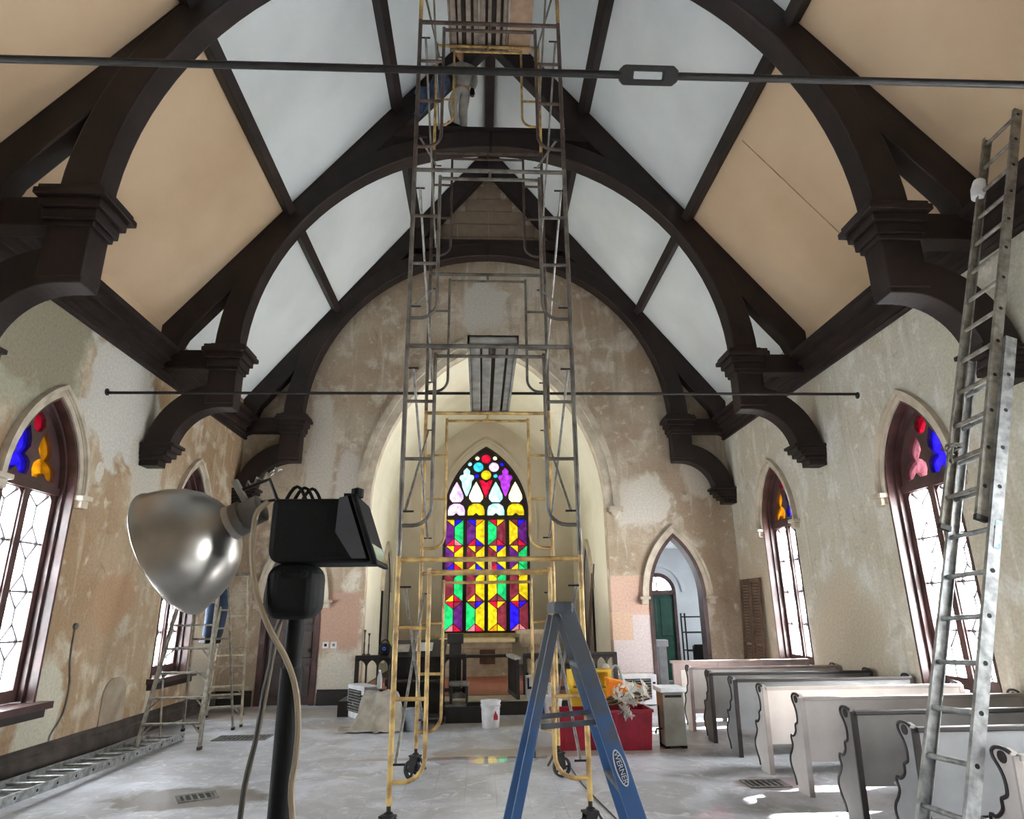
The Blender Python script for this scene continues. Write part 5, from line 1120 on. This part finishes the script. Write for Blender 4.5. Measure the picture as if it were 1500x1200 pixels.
# ================================================================== PEOPLE
def skin_mesh(name, nodes, edges, m, parent, sub=2):
    me = bpy.data.meshes.new(name); me.from_pydata([Vector(n[0])-wloc(parent) for n in nodes], edges, []); me.update()
    o = bpy.data.objects.new(name, me); COL.objects.link(o); o.parent = parent
    md = o.modifiers.new('body', 'SKIN'); md.use_smooth_shade = True
    lay = me.skin_vertices[0].data if me.skin_vertices else None
    if lay is None:
        bm = bmesh.new(); bm.from_mesh(me); bm.verts.layers.skin.verify(); bm.to_mesh(me); bm.free(); lay = me.skin_vertices[0].data
    for i, nd in enumerate(nodes):
        r = nd[1]; lay[i].radius = r if isinstance(r, tuple) else (r, r); lay[i].use_root = (i == 0)
    s = o.modifiers.new('smooth', 'SUBSURF'); s.levels = 1; s.render_levels = sub
    me.materials.append(m); return o
def person(label, pelvis, chest, neck, head, arms, legs, shirt, trousers, hair, shoe):
    """arms/legs: pairs of joint lists (shoulder, elbow, wrist, hand) / (hip, knee, ankle, toe)"""
    root = thing('person', label, 'person', (pelvis[0], pelvis[1], min(l[2][2] for l in legs)-0.08))
    V3 = Vector; pelvis, chest, neck, head = map(V3, (pelvis, chest, neck, head)); mid = (pelvis+chest)/2
    hd = (head-neck).normalized()
    def build(k, full=True, which='body'):
        nodes, edges = [], []
        def add(p, r, fr=None):
            nodes.append((tuple(p), r)); i = len(nodes)-1
            if fr is not None: edges.append((fr, i))
            return i
        return nodes, edges, add
    nodes, edges, add = build(1)
    P0 = add(pelvis, (0.13, 0.10)); M0 = add(mid, (0.115, 0.085), P0); C0 = add(chest, (0.145, 0.10), M0); N0 = add(neck, 0.052, C0)
    H0 = add(neck+hd*0.10, 0.075, N0); H1 = add(neck+hd*0.18, (0.088, 0.10), H0); add(neck+hd*0.255, 0.07, H1)
    for a in arms:
        a = [V3(q) for q in a]; i = add(a[0], 0.055, C0); i = add(a[1], 0.042, i); i = add(a[2], 0.028, i); h = add(a[3], (0.035, 0.018), i)
        d_ = (a[3]-a[2]).normalized(); sd = d_.cross(V3((0, 1, 0.2))).normalized()
        for k in range(4):
            f = add(a[3]+d_*0.045+sd*(0.024*(k-1.5)), 0.009, h); add(a[3]+d_*(0.085-0.006*abs(k-1.5))+sd*(0.026*(k-1.5))+V3((0, 0, -0.012)), 0.008, f)
        f = add(a[3]+sd*0.04, 0.010, h); add(a[3]+sd*0.055+d_*0.03, 0.009, f)
    for l in legs:
        l = [V3(q) for q in l]; i = add(l[0], 0.085, P0); i = add(l[1], 0.055, i); i = add(l[2], 0.04, i); add(l[3], 0.035, i)
    skin_mesh('body', nodes, edges, SKIN, root)
    nodes, edges, add = build(1)
    P0 = add(pelvis-(mid-pelvis)*0.15, (0.175, 0.14)); M0 = add(mid, (0.17, 0.135), P0); C0 = add(chest, (0.19, 0.14), M0); add(chest+(neck-chest)*0.6, 0.075, C0)
    for a in arms:
        a = [V3(q) for q in a]; i = add(a[0], 0.085, C0); i = add(a[1], 0.066, i); add(a[1]+(a[2]-a[1])*0.85, 0.050, i)
    skin_mesh('shirt', nodes, edges, shirt, root)
    nodes, edges, add = build(1)
    P0 = add(pelvis+(mid-pelvis)*0.3, (0.15, 0.115)); P1 = add(pelvis, (0.155, 0.125), P0)
    for l in legs:
        l = [V3(q) for q in l]; i = add(l[0], 0.12, P1); i = add(l[1], 0.092, i); add(l[1]+(l[2]-l[1])*1.06, 0.08, i)
    skin_mesh('trousers', nodes, edges, trousers, root)
    top_ = neck+hd*0.20
    fw_ = V3((0, 1, 0)) if abs(hd.y) < 0.8 else V3((0, 0, -1))
    obj('hair', MB().lathe([(0.105, -0.03), (0.112, 0.03), (0.095, 0.075), (0.05, 0.105), (0, 0.112)], top_, 16, hd), hair, root, smooth=True)
    fc = V3(legs[0][3])-V3(legs[0][2]); fc.z = 0; fc.normalize(); sdv = fc.cross(hd).normalized(); fcv = hd.cross(sdv).normalized()*-1
    if fcv.dot(fc) < 0: fcv = -fcv
    fcen = neck+hd*0.155
    obj('nose', MB().lathe([(0.0, 0.035), (0.012, 0.015), (0.018, 0.0)], fcen+fcv*0.095, 8, fcv), SKIN, root, smooth=True)
    for k in (-1, 1):
        obj('eye', MB().lathe([(0, 0.012), (0.009, 0.006), (0.012, 0)], fcen+fcv*0.088+sdv*0.032*k+hd*0.03, 8, fcv), BLACK, root)
        obj('ear', MB().lathe([(0.0, 0.02), (0.018, 0.012), (0.024, 0)], fcen+sdv*0.085*k+hd*0.01, 8, sdv*k), SKIN, root, smooth=True)
    obj('mouth', MB().tube([fcen+fcv*0.095+sdv*-0.022-hd*0.045, fcen+fcv*0.10-hd*0.047, fcen+fcv*0.095+sdv*0.022-hd*0.045], 0.005, 6), mat('lip', (140, 84, 74), 0.6), root)
    for l in legs:
        an, to_ = V3(l[2]), V3(l[3]); f = (to_-an); f.z = 0; f.normalize()
        c = an + f*0.06 - V3((0, 0, 0.045)); x_ = f; y_ = V3((0, 0, 1)).cross(f)
        obj('shoe', MB().box(c, (0.27, 0.10, 0.085), Matrix((x_, y_, V3((0, 0, 1)))).transposed()), shoe, root, bevel=0.03)
    return root
JEANS = mat('jeans_blue', (44, 58, 84), 0.85, scale=10, col2=(30, 42, 64)); HAIR = mat('dark_hair', (44, 34, 28), 0.8)
SHIRTW = mat('shirt_white', (206, 208, 206), 0.85, scale=6, col2=(190, 192, 190)); SHIRTB = mat('shirt_blue', (78, 96, 128), 0.85, scale=6, col2=(60, 76, 104)); CARP = mat('trousers_pale', (176, 172, 166), 0.9, scale=6, col2=(156, 150, 144))
# worker in jeans on the stepladder (stands on the fourth step)
bx, by, bz = -4.62, 11.62, 1.23
person('person in white shirt and jeans standing on a stepladder at the window', (bx, by-0.03, bz+0.92), (bx-0.05, by+0.02, bz+1.30), (bx-0.06, by+0.03, bz+1.47), (bx-0.07, by+0.06, bz+1.60),
       [[(bx-0.18, by-0.05, bz+1.38), (bx-0.40, by+0.10, bz+1.35), (bx-0.50, by+0.15, bz+1.58), (bx-0.53, by+0.16, bz+1.66)], [(bx+0.08, by+0.14, bz+1.38), (bx-0.10, by+0.36, bz+1.22), (bx-0.30, by+0.40, bz+1.30), (bx-0.38, by+0.40, bz+1.33)]],
       [[(bx-0.07, by-0.06, bz+0.86), (bx-0.08, by-0.02, bz+0.48), (bx-0.08, by-0.08, bz+0.09), (bx-0.18, by+0.02, bz+0.04)], [(bx+0.07, by+0.02, bz+0.86), (bx+0.07, by+0.07, bz+0.48), (bx+0.06, by+0.0, bz+0.09), (bx-0.04, by+0.10, bz+0.04)]], SHIRTW, JEANS, HAIR, BLACK)
# worker standing on the collar beam of the middle truss, head behind the top deck
wx0, wy0, wz0 = -0.55, 9.76, 10.13
wp = person('person in grey sweatshirt and black gloves standing on the middle truss beam', (wx0+0.02, wy0, wz0+0.93), (wx0+0.03, wy0-0.04, wz0+1.32), (wx0-0.01, wy0-0.07, wz0+1.49), (wx0-0.04, wy0-0.09, wz0+1.62),
       [[(wx0+0.20, wy0-0.03, wz0+1.38), (wx0+0.25, wy0+0.0, wz0+1.10), (wx0+0.20, wy0-0.06, wz0+0.86), (wx0+0.20, wy0-0.07, wz0+0.78)], [(wx0-0.16, wy0-0.06, wz0+1.38), (wx0-0.34, wy0-0.10, wz0+1.22), (wx0-0.52, wy0-0.16, wz0+1.30), (wx0-0.60, wy0-0.17, wz0+1.34)]],
       [[(wx0-0.07, wy0, wz0+0.86), (wx0-0.17, wy0-0.08, wz0+0.50), (wx0-0.08, wy0-0.02, wz0+0.09), (wx0-0.17, wy0-0.07, wz0+0.04)], [(wx0+0.08, wy0+0.02, wz0+0.86), (wx0+0.03, wy0+0.0, wz0+0.48), (wx0+0.04, wy0+0.05, wz0+0.09), (wx0-0.06, wy0+0.0, wz0+0.04)]], mat('sweatshirt_grey', (150, 146, 138), 0.9, scale=6, col2=(128, 124, 118)), CARP, HAIR, BLACK)
obj('glove', MB().lathe([(0.0, -0.09), (0.04, -0.07), (0.05, 0.0), (0.04, 0.07), (0.03, 0.09)], (wx0+0.20, wy0-0.065, wz0+0.79), 12), BLACK, wp, smooth=True)
# blue jacket hung over the rafter
def drape():
    nx, ny = 16, 14; vs_, fs_ = [], []
    for j in range(ny+1):
        for i in range(nx+1):
            u, v = i/nx, j/ny
            x = -1.40+0.55*u; z = (12.07-1.25*abs(x)) + 0.42 - 0.55*v + 0.05*math.sin(u*9+v*3)
            y = 9.575 - 0.04*math.sin(u*11+v*2) - 0.03*math.sin(v*7+u*4) - 0.05*v
            vs_.append((x+0.10*math.sin(v*3), y, z-0.10*abs(math.sin(u*5))))
    for j in range(ny):
        for i in range(nx): a = j*(nx+1)+i; fs_.append((a, a+1, a+nx+2, a+nx+1))
    return MB().add(vs_, fs_)
jk = obj('work_jacket', drape(), SHIRTB, smooth=True); tag(jk, 'blue work jacket slung over the middle truss rafter behind the scaffold', 'jacket')
sd_ = jk.modifiers.new('thick', 'SOLIDIFY'); sd_.thickness = 0.03

# ================================================================== ADDED CHANCEL LAMPS (unseen behind the communion rail, put in to brighten the vault)
def added_lamp(label, x, y, aim, watts):
    t = thing('added_flood_lamp', label, 'work light', (x, y, ZP))
    d_ = (Vector(aim)-Vector((x, y, ZP+0.16))).normalized(); c = Vector((x, y, ZP+0.16))
    obj('lamp_stand', MB().tube([(x-0.10, y-0.08, ZP+0.01), (x-0.10, y+0.08, ZP+0.01), (x+0.10, y+0.08, ZP+0.01), (x+0.10, y-0.08, ZP+0.01)], 0.01, 6, closed=True).tube([(x-0.10, y, ZP+0.01), (x-0.10, y, ZP+0.16)], 0.008, 6).tube([(x+0.10, y, ZP+0.01), (x+0.10, y, ZP+0.16)], 0.008, 6), YEL, t)
    obj('lamp_housing', MB().lathe([(0.0, -0.08), (0.05, -0.07), (0.085, 0.0), (0.09, 0.03), (0.08, 0.03), (0.045, -0.05), (0.0, -0.06)], c, 16, d_), BLACK, t, smooth=True)
    l = bpy.data.lights.new('added_flood_light', 'SPOT'); l.energy = watts; l.color = (1.0, 0.965, 0.85); l.spot_size = 1.9; l.spot_blend = 0.8; l.shadow_soft_size = 0.06
    o = bpy.data.objects.new('added_flood_light', l); COL.objects.link(o); o.location = c + d_*0.05; o.rotation_euler = d_.to_track_quat('-Z', 'Y').to_euler()
added_lamp('added unseen flood lamp on the chancel floor behind the left communion rail', -1.9, 13.35, (1.0, 16.4, 7.4), 30)
added_lamp('added unseen flood lamp on the chancel floor behind the right communion rail', 1.9, 13.35, (-1.2, 16.4, 7.4), 30)
